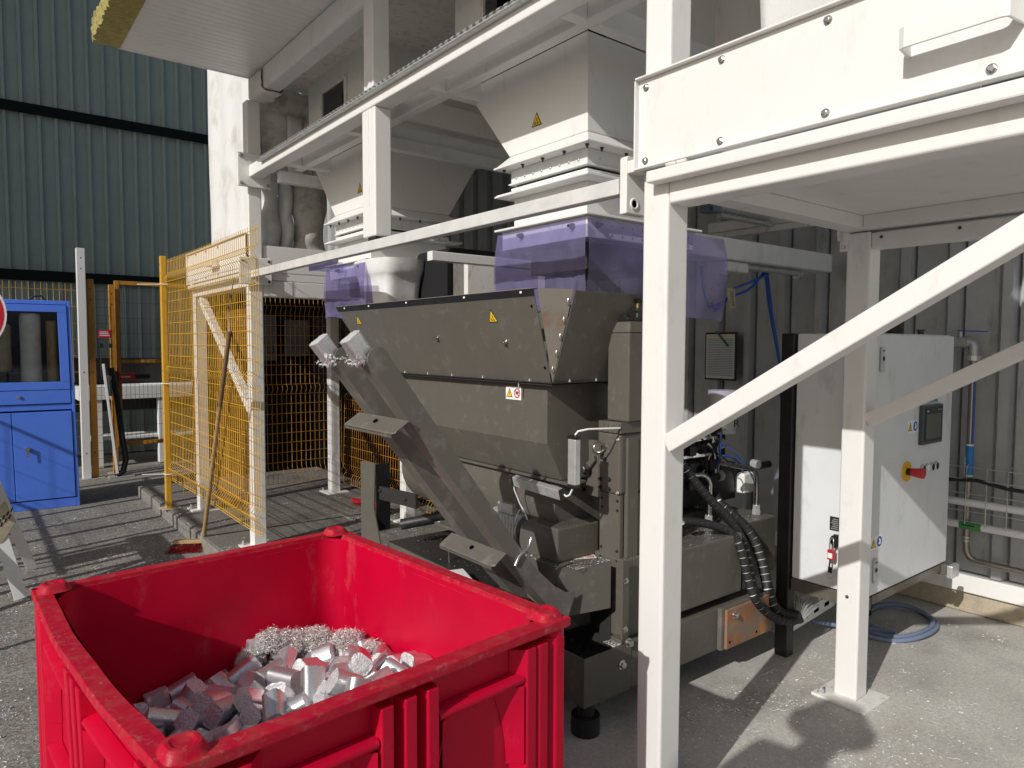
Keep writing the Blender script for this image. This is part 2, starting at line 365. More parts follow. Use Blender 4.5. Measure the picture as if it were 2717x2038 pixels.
# ------------------------------------------------------------------ rear cladding wall (runs along y at x=4.6)
wallr = thing('clad_wall', 'grey ribbed steel cladding wall behind the control cabinet', 'wall', (4.6, 2, 0))
def clad_profile_y(y0, n, pitch, x, dep, z0, z1):
    pr = []
    for i in range(n):
        a = y0+i*pitch
        pr += [(x, a), (x, a+pitch*.60), (x+.035, a+pitch*.605), (x+.035, a+pitch*.655), (x, a+pitch*.66), (x-dep, a+pitch*.70), (x-dep, a+pitch*.88), (x-.002, a+pitch*.985)]
    pr.append((x, y0+n*pitch)); b = MB()
    o = [(p[0], p[1], z0) for p in pr]+[(p[0], p[1], z1) for p in pr]; k = len(pr)
    b.add(o, [(i, k+i, k+i+1, i+1) for i in range(k-1)]); return b
PIT_ = .272
for i in range(14):
    clad_profile_y(-3.2+i*4*PIT_+.002, 4, PIT_-.0012, 4.60, .05, .235, 4.0).build('cladding_panel', 'clad', wallr)
box('backing', 'clad_gap', wallr, 4.645, 4.70, -3.3, 11.9, .1, 4.0, 0)
box('sill_flashing', 'white', wallr, 4.53, 4.66, -3.3, 8.5, .128, .229, .006)
box('plinth', 'plinth', wallr, 4.56, 4.70, -3.3, 8.5, 0.002, .127, .01)
for yy in (3.339-.12, 2.299-.1, 1.70, 1.2):
    for zz in (1.35, 2.05): bolt(wallr, (4.597, yy, zz), (-1,0,0), .9, 'galv')

# ------------------------------------------------------------------ green building (runs along x at y=12)
gb = thing('green_building', 'dark green ribbed steel building with two black girts in shade', 'building', (0, 12, -.12))
def clad_profile_x(x0, n, pitch, y, dep, z0, z1):
    pr = []
    for i in range(n):
        a = x0+i*pitch
        pr += [(a, y), (a+pitch*.70, y), (a+pitch*.74, y-dep), (a+pitch*.93, y-dep), (a+pitch*.985, y)]
    pr.append((x0+n*pitch, y)); k = len(pr)
    return MB().add([(p[0], p[1], z0) for p in pr]+[(p[0], p[1], z1) for p in pr], [(i, i+1, k+i+1, k+i) for i in range(k-1)])
for i in range(9):
    clad_profile_x(-2.0+i*1.0+.001, 5, .1998, 12.0, .045, -.1, 7.5).build('cladding_panel', 'green', gb)
box('girt', 'girt', gb, -2, 7, 11.90, 11.952, 4.73, 4.865, .004)
box('girt', 'girt', gb, -2, 7, 11.90, 11.952, 2.43, 2.575, .004)
box('backing', 'girt', gb, -2, 7, 12.01, 12.2, -.1, 7.5, 0)
# unseen building block, added to cast shade on the green wall
nb = thing('shade_building', 'tall pale block added out of view to shade the green wall', 'building', (-8, 13, -.12))
box('wall', 'shade_building', nb, -12, -4.2, 9.6, 20, -.12, 12.0, 0)
box('roof', 'girt', nb, -12.1, -4.1, 9.5, 20.1, 12.01, 12.1, 0)

# ------------------------------------------------------------------ canopy: insulated sandwich panel
cp = thing('canopy_panel', 'white insulated roof panel with yellow mineral wool at its cut edge', 'roof panel', (1.2, 3.4, 3.49))
def micro():
    b = MB(); ys = []; y = 1.0
    pts = []
    while y < 5.30:
        pts += [(y, 3.49), (y+.053, 3.49), (y+.056, 3.4935), (y+.059, 3.4935)]; y += .062
    pts.append((5.30, 3.49)); k = len(pts)
    b.add([(.88+.0*0, p[0], p[1]) for p in pts]+[(1.74, p[0], p[1]) for p in pts], [(i, k+i, k+i+1, i+1) for i in range(k-1)])
    b.box(.872, 1.74, 1.0, 5.302, 3.495, 3.50)
    return b
micro().build('panel_skin', 'white', cp)
box('edge_lip', 'white', cp, .872, 1.74, 5.302, 5.308, 3.485, 3.62, .001)
box('panel_top', 'white', cp, .76, 1.74, 1.0, 5.305, 3.622, 3.63, 0)
def wool():
    rnd = random.Random(3); b = MB()
    def fn(u, v):
        # wraps bottom, outer side and top of the batt
        t = v*3
        y = 5.30-u*4.3
        if t < 1: x, z = .886-t*.135, 3.488
        elif t < 2: x, z = .751, 3.488+(t-1)*.13
        else: x, z = .751+(t-2)*.1, 3.618
        k = 0 if v in (0,) else 1
        n = rnd.uniform(-1,1)
        return (x-k*abs(n)*.018-(.012 if 1 <= t <= 2 else 0), y+rnd.uniform(-.006,.006), z+k*rnd.uniform(-.01,.006)-(.004 if t < 1 else 0))
    b.grid(fn, 190, 15, False); return b
wool().build('mineral_wool', 'wool', cp)
MB().prism([(.76,5.30,3.49),(.886,5.30,3.489),(.886,5.30,3.62),(.76,5.30,3.62)], (0,-.01,0)).build('wool_end', 'wool', cp)
# inner ceiling boards behind the canopy beam
ce = thing('ceiling_boards', 'stained pale ceiling boards above the white hoppers', 'ceiling', (3, 3.4, 3.6))
for i in range(20):  # farther rows are added to keep sun off the rear wall
    y0 = .6+i*.4
    box('board', 'white_dirty', ce, 1.742 if y0 < 5.2 else 2.45, 4.6, y0+.004, y0+.396, 3.50, 3.53, .003)
# round-topped canopy beam along y, resting on the posts
cb = thing('canopy_beam', 'pale scuffed roof beam carrying the insulated panel', 'beam', (1.8, 3.4, 3.33))
box('beam', 'white_cool', cb, 1.72, 1.85, .4, 5.34, 3.335, 3.4885, .02, 4)
def wrap():
    rnd = random.Random(5); b = MB()
    def fn(u, v):
        a = v*2*math.pi; x = 1.785+.078*max(-1,min(1,1.35*math.cos(a)))+rnd.uniform(-.008,.008); z = 3.40+.078*max(-1,min(1,1.35*math.sin(a)))+rnd.uniform(-.01,.006)
        return (x, 5.0+u*.26, z)
    b.grid(fn, 8, 20, True); return b
wrap().build('plastic_wrap', 'white_dirty', cb)
# ------------------------------------------------------------------ platform modules (posts, tray, cover, braces)
def platform(name, label, y0, y1, sgn, far):
    """four posts 0.1 m square; sgn=+1: brace rises towards -y (near module), -1: towards +y"""
    T = thing(name, label, 'platform', (1.75, (y0+y1)/2, 0))
    for (x, ptop) in ((1.70, 3.335), (3.0, 2.03)):
        for y in (y0, y1-.1):
            tp = 2.03 if (far and (x > 2 or y > 6)) else ptop
            box('post', 'white', T, x, x+.1, y, y+.1, .010, tp, .009, 3)
            bp = box('base_plate', 'white_dirty', T, x-.068, x+.166, y-.070, y+.166, .0, .012, .002)
    for x in (1.70, 3.0):
        for y in (y0, y1-.1):
            bolt(T, (x-.04, y+.135, .012), (0,0,1), 1.5, 'galv', nutdown)
    # front: tube, folded channel, cover with handle
    box('front_beam', 'white', T, 1.70, 1.80, y0+.101, y1-.101, 1.978, 2.078, .008, 3)
    ch = box('channel', 'white', T, 1.648, 1.698, y0+.03, y1-.055, 2.040, 2.076, .005)
    cvb = MB()
    cvb.box(1.672, 1.680, y0, y1-.003, 2.095, 2.360)
    cvb.box(1.652, 1.680, y0, y1-.003, 2.0885, 2.0945); cvb.box(1.652, 1.696, y0, y1-.003, 2.3605, 2.3665)
    cvb.box(1.655, 1.6965, y1-.0028, y1+.002, 2.0885, 2.3600)
    cv = cvb.build('cover', 'white', T, .0015)
    ym = (y0+y1)/2
    yc = y1-.003 if True else y0
    for yb, zb in ((yc-.03,2.335),(yc-.03,2.115),(yc-.30,2.335),(yc-.30,2.115),(yc-.60,2.335),(yc-.60,2.115),(yc-.95,2.335),(yc-.95,2.115)):
        bolt(cv, (1.672, yb, zb), (-1,0,0), .85, 'steel', hexbolt)
    hb = MB()
    hy0, hy1 = ym-.185, ym+.035
    hb.prism([(1.672,hy1,2.185),(1.606,hy1-.008,2.185),(1.600,hy1-.02,2.185),(1.600,hy0+.02,2.185),(1.606,hy0+.008,2.185),(1.672,hy0,2.185),
              (1.672,hy0+.006,2.185),(1.610,hy0+.014,2.185),(1.606,hy0+.024,2.185),(1.606,hy1-.024,2.185),(1.610,hy1-.014,2.185),(1.672,hy1-.006,2.185)], (0,0,.045))
    hb.build('handle', 'white', cv, .0015)
    hg = MB(); hg.cyl((1.662, y1-.20, 2.084),(1.662, y1-.165, 2.084), .008, 10); hg.cyl((1.662, y1-.162, 2.084),(1.662, y1-.125, 2.084), .008, 10); hg.box(1.664,1.668,y1-.16,y1-.13,2.06,2.084)
    hg.build('hinge', 'white_dirty', cv)
    # tray: ceiling plate, side lips, upstand walls
    tb = MB()
    tb.box(1.801, 3.0, y0+.02, y1-.02, 2.086, 2.092)
    for ya, yb in ((y1-.10, y1-.011), (y0+.011, y0+.10)):
        tb.box(1.801, 2.999, ya, yb, 2.032, 2.085)
    tb.box(2.93, 2.9995, y0+.101, y1-.101, 2.032, 2.0855)
    tb.build('tray', 'white', T, .002)
    wb = MB()
    for ya, yb in ((y1-.02, y1-.012), (y0+.012, y0+.02)): wb.box(1.81, 3.08, ya, yb, 2.0925, 2.29)
    wb.box(3.082, 3.09, y0+.012, y1-.012, 2.0925, 2.29)
    wb.build('side_wall', 'white', T, .002)
    if far: box('side_beam', 'white', T, 1.801, 2.999, y0+.005, y0+.095, 1.907, 2.028, .006)
    box('rear_beam', 'white', T, 3.005, 3.085, y0+.101, y1-.101, 1.957, 2.022, .006, 3)
    box('rear_edge', 'white', T, 3.0, 3.09, y0, y1, 2.034, 2.0855, .003)
    for k in (.25, .75): bolt(T, (3.0, y0+(y1-y0)*(1-k*.35), 2.0), (-1,0,0), .5, 'dark_steel')
    # diagonal braces
    def brace(x0_, x1_, ylow, zlow, yhigh, zhigh, w):
        b = MB(); a = Vector(((x0_+x1_)/2, ylow, zlow)); c = Vector(((x0_+x1_)/2, yhigh, zhigh))
        b.bar(a, c, x1_-x0_, w, (0,0,1)); return b.build('brace', 'white', T, .005, 3)
    if sgn > 0:
        brace(1.702, 1.765, y1-.100, 1.245, y1-1.40, 2.022, .056)
        brace(3.01, 3.07, y1-.100, 1.235, y1-1.40, 1.957, .056)
    else:
        brace(1.702, 1.765, y0+.100, 1.05, y1-.22, 1.95, .056)
        brace(3.01, 3.07, y0+.100, 1.05, y1-.22, 1.93, .056)
    # small bracket on the rear post
    br = MB(); br.box(3.0, 3.008, y1-.012, y1+.03, 1.955, 2.05); br.box(2.975, 2.999, y1+.018, y1+.03, 2.0, 2.05); br.build('bracket', 'white_dirty', T, .002)
    bolt(T, (2.999, y1+.012, 1.975), (-1,0,0), .8, 'galv')
    return T
PR = platform('platform', 'near white steel platform with lifting-handle cover and diagonal braces', -.15, 1.50, 1, False)
PL = platform('platform', 'far white steel platform behind the yellow mesh fence', 5.31, 6.95, -1, True)
bolt(PR, (3.001, 1.452, .46), (-1,0,0), .6, 'dark_steel')

# bracket plates, beams and rail that tie the modules
ub = thing('upper_beam', 'long white upper beam carrying a toothed cable tray', 'beam', (1.75, 3.4, 2.77))
box('beam', 'white', ub, 1.70, 1.80, 1.502, 5.282, 2.770, 2.856, .007, 3)
box('rear_beam', 'white', ub, 1.895, 1.955, .6, 4.9, 2.772, 2.868, .005, 3)
pl = box('end_plate', 'white', ub, 1.62, 1.862, 5.283, 5.298, 2.699, 2.942, .006)
for x, z in ((1.647,2.915),(1.647,2.725),(1.838,2.725)): bolt(ub, (x,5.283,z), (0,-1,0), 1.1, 'steel')
for (ya, yb) in ((2.933, 2.996), (1.955, 2.012), (3.80, 3.865), (4.75, 4.815)):
    box('cross_beam', 'white', ub, 1.8005, 1.8945, ya, yb, 2.7705, 2.850, .004)
    box('cross_beam', 'white', ub, 1.9555, 3.1, ya, yb, 2.7705, 2.866, .004)
# toothed strip along the front of the beam: a punched tray edge
tr = thing('cable_tray', 'grey steel tray with curled punched teeth along the upper beam', 'cable tray', (1.69, 3.4, 2.87))
def tooth():
    b = MB()
    def fn(u, v):
        a = -0.5+u*3.6
        return (-.011*math.cos(a)*(1-.0*v), .004+.024*v+.006*math.sin(a), .014+.013*math.sin(a))
    b.grid(fn, 7, 2); return b
y = 1.60; 
box('tray_strip', 'galv', tr, 1.672, 1.698, 1.58, 5.0, 2.820, 2.8235, .0005)
box('tray_back', 'galv', tr, 1.6935, 1.6985, 1.58, 5.0, 2.824, 2.8545, .0005)
def lipf():
    b = MB(); b.tube([(1.672, 1.58, 2.826), (1.672, 5.0, 2.826)], .006, 8); return b
lipf().build('rolled_lip', 'galv', tr)
k = 0; y = 1.60
while y < 4.98:
    place('tooth', tooth, 'tooth', 'galv', tr, (1.684, y, 2.827)); y += .046
for i in range(22):
    bolt(tr, (1.671, 1.7+i*.15, 2.820), (-1,0,0), .35, 'galv', rivet, 'rivet')

lr = thing('lower_rail', 'slim white rail bolted between the two platforms above the machine', 'rail', (1.72, 3.4, 2.05))
box('rail', 'rail', lr, 1.70, 1.745, 1.606, 5.285, 2.040, 2.092, .004, 3)
b = MB(); b.prism([(1.700,1.600,2.150),(1.706,1.600,2.158),(1.80,1.600,2.158),(1.80,1.600,1.975),(1.70,1.600,1.975)], (0,-.03,0)); b.build('bracket_plate', 'white', lr, .003)
b = MB(); b.box(1.70,1.76,1.505,1.569,2.10,2.14); b.build('bracket_spacer', 'white', lr, .003)
bolt(lr, (1.737,1.570,2.128), (0,-1,0), 1.7, 'galv', sockbolt); 
b = MB(); b.cyl((1.737,1.5695,2.008),(1.737,1.5693,2.008),.012,18); b.build('bolt_hole', 'hole', lr)
b = MB(); b.lathe([(.012,0),(.013,.004),(.019,.004),(.020,0)],(1.737,1.5705,2.008),(0,-1,0),18); b.build('washer', 'white', lr)
box('end_plate', 'white', lr, 1.62, 1.862, 5.286, 5.300, 1.99, 2.19, .006)
for x, z in ((1.647,2.165),(1.838,2.165),(1.838,2.015)): bolt(lr, (x,5.286,z), (0,-1,0), .8, 'dark_steel')

mp = thing('middle_post', 'tall white post standing on the lower rail in the middle', 'post', (1.75, 3.38, 2.09))
box('lower_post', 'white', mp, 1.703, 1.80, 3.310, 3.455, 2.112, 2.7695, .008, 3)
box('upper_post', 'white_cool', mp, 1.703, 1.80, 3.325, 3.43, 2.869, 3.334, .006, 3)
box('rubber_pad', 'rubber', mp, 1.705, 1.755, 3.32, 3.40, 2.0925, 2.111, .003)
def wbead():
    b = MB(); rnd = random.Random(2); b.tube([(1.7015, 3.375+rnd.uniform(-.002,.002), 2.77-.02*i) for i in range(26)], .0025, 6); return b
wbead().build('weld_bead', 'white', mp)
# ------------------------------------------------------------------ white discharge hoppers with bellows and frames
def tri_sticker(parent, c, xd, yd, h, n):
    """yellow warning triangle with a black edge and a simple cog-and-hand pictogram"""
    c = Vector(c); x = Vector(xd).normalized(); y = Vector(yd).normalized(); n = Vector(n).normalized()
    def P(u, v, d): return c+x*u*h+y*v*h+n*d
    b = MB(); b.prism([P(-.58,-.4,0), P(.58,-.4,0), P(0,.62,0)], n*.0006); t = b.build('warning_sticker', 'print_black', parent)
    b = MB(); b.prism([P(-.46,-.33,.0007), P(.46,-.33,.0007), P(0,.48,.0007)], n*.0004); b.build('sticker_face', 'sticker_yellow', t)
    b = MB()
    for u, v, r in ((-.15,-.18,.11),(.13,-.2,.10)):
        b.lathe([(r*h*.5,0),(r*h*.5,.0003),(r*h,.0003),(r*h,0)], P(u,v,.0012), n, 12)
    b.prism([P(-.04,-.05,.0012), P(.06,-.05,.0012), P(.08,.2,.0012), P(.0,.12,.0012)], n*.0003)
    b.build('pictogram', 'print_black', t); return t
def hopper(dy, name, label, near):
    T = thing(name, label, 'hopper', (2.2, 2.4+dy, 2.05))
    y0, y1, yb0, yb1 = 2.016+dy, 2.845+dy, 2.011+dy, 2.506+dy
    x0, x1, xb1 = 1.952, 2.763, 2.518
    b = MB(); zt, zb = 2.7695, 2.386
    b.hexa([(x0,yb0,zb),(xb1,yb0,zb),(xb1,yb1,zb),(x0,yb1,zb),(x0,y0,zt),(x1,y0,zt),(x1,y1,zt),(x0,y1,zt)])
    h = b.build('cone', 'white', T, .003)
    b = MB(); b.hexa([(x0-.055,yb0-.06,2.333),(xb1+.055,yb0-.06,2.333),(xb1+.055,yb1+.03,2.333),(x0-.055,yb1+.03,2.333),(x0+.002,yb0+.002,2.3855),(xb1-.002,yb0+.002,2.3855),(xb1-.002,yb1-.002,2.3855),(x0+.002,yb1-.002,2.3855)])
    b.build('skirt', 'white', T, .003)
    box('flange', 'white', T, x0-.062, xb1+.062, yb0-.066, yb1+.036, 2.324, 2.332, .002)
    box('bellows_band', 'white_cool', T, x0+.002, xb1, yb0+.002, yb1-.01, 2.265, 2.3235, .002)
    box('bellows_lip', 'white', T, x0-.006, xb1+.006, yb0-.006, yb1-.002, 2.258, 2.2645, .001)
    box('bellows_gap', 'grey_dark', T, x0+.02, xb1-.02, yb0+.02, yb1-.03, 2.245, 2.2575, 0)
    box('bellows_band', 'white', T, x0+.002, xb1, yb0+.002, yb1-.01, 2.216, 2.2445, .002)
    box('flange', 'white_cool', T, x0-.062, xb1+.06, yb0-.066, yb1+.03, 2.199, 2.206, .002)
    box('flange', 'white_cool', T, x0-.055, xb1+.06, yb0-.062, yb1+.026, 2.207, 2.2125, .002)
    box('chute', 'white', T, x0+.012, xb1-.02, yb0+.012, yb1-.02, 2.06, 2.1985, .002)
    box('frame', 'white', T, x0-.062, xb1+.08, yb0-.066, yb1+.03, 2.050, 2.0595, .002)
    box('frame_skirt', 'white_cool', T, x0-.035, xb1+.05, yb0-.040, yb1+.005, 1.968, 2.0495, .002)
    box('collar', 'grey', T, x0+.06, xb1-.06, yb0+.06, yb1-.08, 1.86, 1.9675, .002)
    n = 8
    for i in range(n):
        yy = yb0+.05+i*(yb1-yb0-.10)/(n-1)
        bolt(T, (x0+.002, yy, 2.285), (-1,0,0), .85, 'galv', rivet, 'rivet'); bolt(T, (x0+.002, yy, 2.230), (-1,0,0), .7, 'galv', rivet, 'rivet')
    for i in range(5):
        bolt(T, (x0-.03, yb0-.03+i*(yb1-yb0+.03)/4, 2.324), (0,0,-1), .75, 'dark_steel', nutdown)
    for i in range(4):
        xx = x0+.07+i*.14
        bolt(T, (xx, yb0+.002, 2.290), (0,-1,0), .85, 'galv', rivet, 'rivet'); bolt(T, (xx, yb0+.002, 2.23), (0,-1,0), .8, 'galv', rivet, 'rivet')
        bolt(T, (xx-.02, yb0-.03, 2.324), (0,0,-1), .75, 'dark_steel', nutdown)
    for yy in (yb0+.04, yb0+.36): bolt(T, (x0-.0365, yy, 2.018), (-1,0,0), 1.2, 'dark_steel', nutdown)
    bolt(T, (x0+.02, yb0-.0405, 2.018), (0,-1,0), 1.2, 'dark_steel', nutdown)
    for i in range(9):
        for zz in (2.022, 1.985):
            b = MB(); p = Vector((x0+.10+i*.06, yb0-.0412, zz)); b.cyl(p, p+Vector((0,-.0004,0)), .004, 10); b.build('hole', 'hole', T)
    tri_sticker(h, (x0-.0005, (yb0+yb1)/2+(.06 if near else -.12), 2.50), (0,-1,0), (0,0,1), .058, (-1,0,0))
    return T
hopper(0, 'hopper', 'near white feed hopper with riveted bellows and warning triangle', True)
hopper(1.855, 'hopper', 'far white feed hopper half hidden behind the middle post', False)
# housings above the hoppers
def housing(dy, label):
    T = thing('hopper_housing', label, 'housing', (2.4, 2.5+dy, 2.87))
    y0, y1 = 2.02+dy, 2.975+dy
    wy0, wy1, wz0, wz1 = 2.375+dy, 2.73+dy, 2.99, 3.235
    b = MB(); x = 1.975
    b.box(x, x+.006, y0, wy0, 2.869, 3.45); b.box(x, x+.006, wy1, y1, 2.869, 3.45); b.box(x, x+.006, wy0, wy1, wz1, 3.45); b.box(x, x+.006, wy0, wy1, 2.869, wz0)
    b.build('front_sheet', 'white', T)
    b = MB(); b.box(x+.0061, 3.1, y0, y0+.006, 2.869, 3.449); b.box(x+.0061, 3.1, y1-.006, y1, 2.869, 3.449); b.box(3.1, 3.106, y0, y1, 2.869, 3.45)
    b.box(x+.0065, 3.1, y0+.007, y1-.007, 3.444, 3.449); b.build('side_sheets', 'white', T)
    b = MB(); d = .028
    for a in ((wy0-d, wy0+.004, wz0-d, wz1+d), (wy1-.004, wy1+d, wz0-d, wz1+d)): b.box(x-.012, x-.0005, *a)
    b.box(x-.0115, x-.0005, wy0+.0042, wy1-.0042, wz1-.004, wz1+d); b.box(x-.0115, x-.0005, wy0+.0042, wy1-.0042, wz0-d, wz0+.004)
    fr = b.build('window_frame', 'white_dirty', T, .001)
    for yy, zz in ((wy0-d*.5, wz1+d*.4), (wy1+d*.5, wz1+d*.4)):
        bolt(fr, (x-.0125, yy, zz), (-1,0,0), .5, 'dark_steel', rivet, 'rivet')
    box('dark_sheet', 'hole', T, x+.25, x+.26, y0+.01, y1-.01, 2.88, 3.44, 0)  # black sheet that darkens the view through the window opening
    return T
housing(0, 'white sheet housing above the near hopper at the top edge')
housing(1.855, 'white sheet housing with a dark square opening left of the middle post')
# clutter above: white channel sections behind the posts
fr = thing('support_frame', 'pale channel frame under the far housing', 'frame', (2.5, 3.7, 2.74))
box('lower_tube', 'white_cool', fr, 2.0, 3.08, 3.730, 3.792, 2.70, 2.7695, .004)
box('upper_channel', 'white', fr, 2.0, 3.08, 3.735, 3.79, 2.885, 3.03, .004)
b = MB(); b.prism([(2.68,3.72,3.03),(2.74,3.72,3.03),(2.74,3.72,3.075),(2.725,3.72,3.09),(2.69,3.72,3.07)], (0,-.006,0)); b.build('lifting_lug', 'white', fr, .001)
box('low_tube', 'white_cool', fr, 1.82, 3.05, 4.98, 5.04, 2.70, 2.78, .004)
# ------------------------------------------------------------------ purple PVC curtains
def curtain(dy, label, seed, right_ext, zlow):
    rnd = random.Random(seed); T = thing('pvc_curtain', label, 'curtain', (2.0, 2.2+dy, 1.7))
    y0, y1 = 1.952+dy, 2.50+dy; xf = 1.895
    ph = rnd.uniform(0,6)
    def front(u, v):
        z = 2.035-(2.035-zlow)*v; yy = y1+.01-(y1-y0+.01)*u
        bul = .016*math.sin(math.pi*min(1,v*1.1))*(.6+.4*math.sin(u*5+ph))
        fold = .007*math.sin(u*23+v*5+ph)*v*v+.006*math.sin(u*61+3*v)*v**3
        return (xf-bul-fold-.004, yy+ (.02*v if u < .5 else -.01*v), z+.008*math.sin(u*9)*v)
    b = MB(); b.grid(front, 30, 12); b.build('front_strip', 'pvc', T)
    def side(u, v):
        z = 2.035-(2.035-zlow+.04*u)*v; xx = xf-.004+(right_ext)*u
        fold = .012*math.sin(u*13+v*4+ph)*v
        r = .03*max(0, u-.9)*10*(abs(v-.5)*2)**3
        return (xx-r*.9, y0-.008-.012*math.sin(math.pi*min(1,v*1.1))*(.7+.3*math.sin(u*4))-fold*.6, z)
    b = MB(); b.grid(side, 30, 12); b.build('side_strip', 'pvc', T)
    def left(u, v):
        z = 2.035-(2.035-zlow)*v; return (xf+.25*u, y1+.014+.02*math.sin(math.pi*v), z)
    b = MB(); b.grid(left, 8, 6); b.build('end_strip', 'pvc', T)
    return T
curtain(0, 'violet see-through PVC curtain hanging above the grey hopper', 1, .89, 1.70)
curtain(1.855, 'violet see-through PVC curtain below the far hopper', 4, .62, 1.72)
b = MB(); b.grid(lambda u,v:(1.80+.004*math.sin(u*5), 4.43-.50*u, 2.093-.07*v*(1 if u<.92 else .5)), 14, 4); b.grid(lambda u,v:(1.80+.25*u, 4.435, 2.10-.07*v), 6, 4)
tag(b.build('pvc_flap', 'pvc'), 'small violet PVC flap under the lower rail left of the middle post', 'flap')
# white bag under the far hopper, dark chute beside it
wb = MB()
def bagf(u, v):
    a = u*2*math.pi; r = 1+.05*math.sin(5*a)*v
    taper = 1-.28*v
    return (2.06+.17*math.copysign(abs(math.cos(a))**.6, math.cos(a))*r*taper, 3.83+.24*math.copysign(abs(math.sin(a))**.6, math.sin(a))*r*taper, 2.05-.26*v-.02*math.sin(v*9))
wb.grid(bagf, 40, 12)
bg_ = wb.build('discharge_sleeve', 'bag_white', recalc=True)
tag(bg_, 'white cloth discharge sleeve under the far hopper', 'sleeve')
dk = thing('dark_chute', 'black rounded chute box beside the white sleeve', 'chute', (2.35, 3.5, 1.8))
box('body', 'box_dark', dk, 2.18, 2.75, 3.33, 3.72, 1.80, 2.10, .03, 4)
box('side_plate', 'white_dirty', dk, 2.19, 2.75, 3.18, 3.325, 1.78, 2.04, .004)
# ------------------------------------------------------------------ fabric bags on the platforms
def cloth(name, label, fn, nu, nv, mt):
    b = MB(); b.grid(fn, nu, nv); o = b.build(name, mt); 
    k = o.modifiers.new('t','SOLIDIFY'); k.thickness = .004
    return tag(o, label, 'fabric')
rn = random.Random(9)
def tarp(u, v):
    y = 5.47+1.12*u; z = 3.95-1.66*v
    return (1.775+.007*math.sin(u*19+1.2*math.sin(v*3))+.010*math.sin(v*4+u*3)*.4, y+.012*math.sin(v*5)*u, z)
cloth('fabric_sheet', 'bright white fabric sheet hanging left of the far post', tarp, 60, 40, 'fabric')
def quilt(u, v):
    x = 1.825+.42*u; z = 3.497-.64*v
    return (x, 5.40+.012*math.sin(u*9+v*5)+.006*math.sin(v*30), z)
cloth('fabric_quilt', 'stained quilted fabric hanging beside the far post', quilt, 24, 60, 'fabric_dirty')
def strip(u, v): return (2.03+.13*u, 5.385, 3.30-.5*v)
cloth('fabric_strip', 'narrow white fabric strip right of the stained quilt', strip, 4, 6, 'fabric')
for i, (xa, xb, mt, lab) in enumerate(((1.82,1.99,'fabric','lit white fabric filter bag next to the far post'),(1.985,2.10,'fabric','narrow white filter bag between two dark ones'),(2.09,2.38,'fabric_dirty','dark creased filter bag left of the far hopper'))):
    def bagc(u, v, xa=xa, xb=xb, i=i):
        w = (xb-xa)/2; cx = (xa+xb)/2; a = math.pi*(1-u)
        pinch = 1-.25*math.exp(-((v-.35-.1*i)/.2)**2)-.12*math.sin(v*7+i)
        return (cx+w*math.cos(a)*pinch, 5.50-.10*math.sin(a)*pinch-.012*math.sin(v*13+u*5+i), 2.80-.51*v)
    cloth('filter_bag', lab, bagc, 22, 30, mt)
def rbag(u, v):
    a = math.pi*(1-u)
    return (2.42+.40*math.cos(a)*(1-.12*math.sin(v*3.4))+.02*math.sin(v*8), 1.02-.0*u+.38*math.sin(-a)*(1-.1*math.sin(v*4))+.015*math.sin(u*14+v*6), 3.3-1.0*v)
def rbag2(u, v):
    y = 1.30-1.25*u; return (1.98+.10*math.sin(u*6.5+v*2)*(.4+v*.6)-.05*math.sin(v*2.5), y, 3.35-1.04*v)
cloth('filter_bag', 'off-white fabric bag bulging above the near platform', rbag2, 50, 40, 'fabric')
rp = thing('rear_panels', 'grey sheet panels behind the near post top', 'panel', (3.2, 1.9, 2.4))
box('panel', 'white_cool', rp, 2.95, 2.97, 1.0, 2.2, 2.45, 2.74, .003); box('panel', 'white_cool', rp, 2.98, 3.0, 1.0, 2.2, 2.745, 3.3, .003)

# white tie tube behind the lower rail
tt = thing('tie_tube', 'white tie tube crossing behind the lower rail', 'tube', (2.3,3.15,1.98))
box('tube', 'white', tt, 1.93, 2.80, 3.125, 3.175, 1.985, 2.035, .004)
# ------------------------------------------------------------------ grey briquetting press
PR_ = thing('briquetting_press', 'olive grey briquetting press with flared hopper under the white frames', 'press', (2.3, 2.6, 0))
G = 'grey'
# base channel along x with the chip drawer at its near end
b = MB(); y = 1.90
b.box(2.12, 3.10, 1.900, 1.908, .148, .342); b.box(2.12, 3.10, 1.909, 1.98, .148, .156); b.box(2.12, 3.10, 1.909, 1.98, .334, .342)
b.build('base_channel', G, PR_, .003)
dr = MB(); t = .004
dr.box(1.85, 2.118, 1.898, 1.898+t, .145, .342); dr.box(1.85, 1.85+t, 1.9022, 2.55, .145, .342); dr.box(1.8545, 2.118, 1.9025, 2.55, .145, .149)
dr.box(2.114, 2.118, 1.9025, 2.55, .150, .341)
d = dr.build('chip_drawer', G, PR_, .0015)
bolt(d, (2.06, 1.8975, .262), (0,-1,0), 1.5, 'steel')
b = MB()
b.box(1.90,1.94,1.955,1.960,.085,.1445); b.box(1.99,2.03,1.955,1.960,.085,.1445)
b.build('foot_bracket', G, PR_, .001)
for fy in (1.965, 3.4):
    for fx in (1.925,):
        b = MB(); b.cyl((fx,fy,.002),(fx,fy,.075),.058,24); b.cyl((fx,fy,.076),(fx,fy,.144),.035,16); b.build('foot', 'rubber', PR_, .004)
# chip deposit inside the drawer
b = MB(); rr = random.Random(1); b.grid(lambda u,v:(1.856+.256*u, 1.905+.64*v, .245+.02*math.sin(u*5+v*3)+rr.uniform(-.006,.006)), 20, 40, False); b.build('chip_bed', 'dark_steel', PR_)
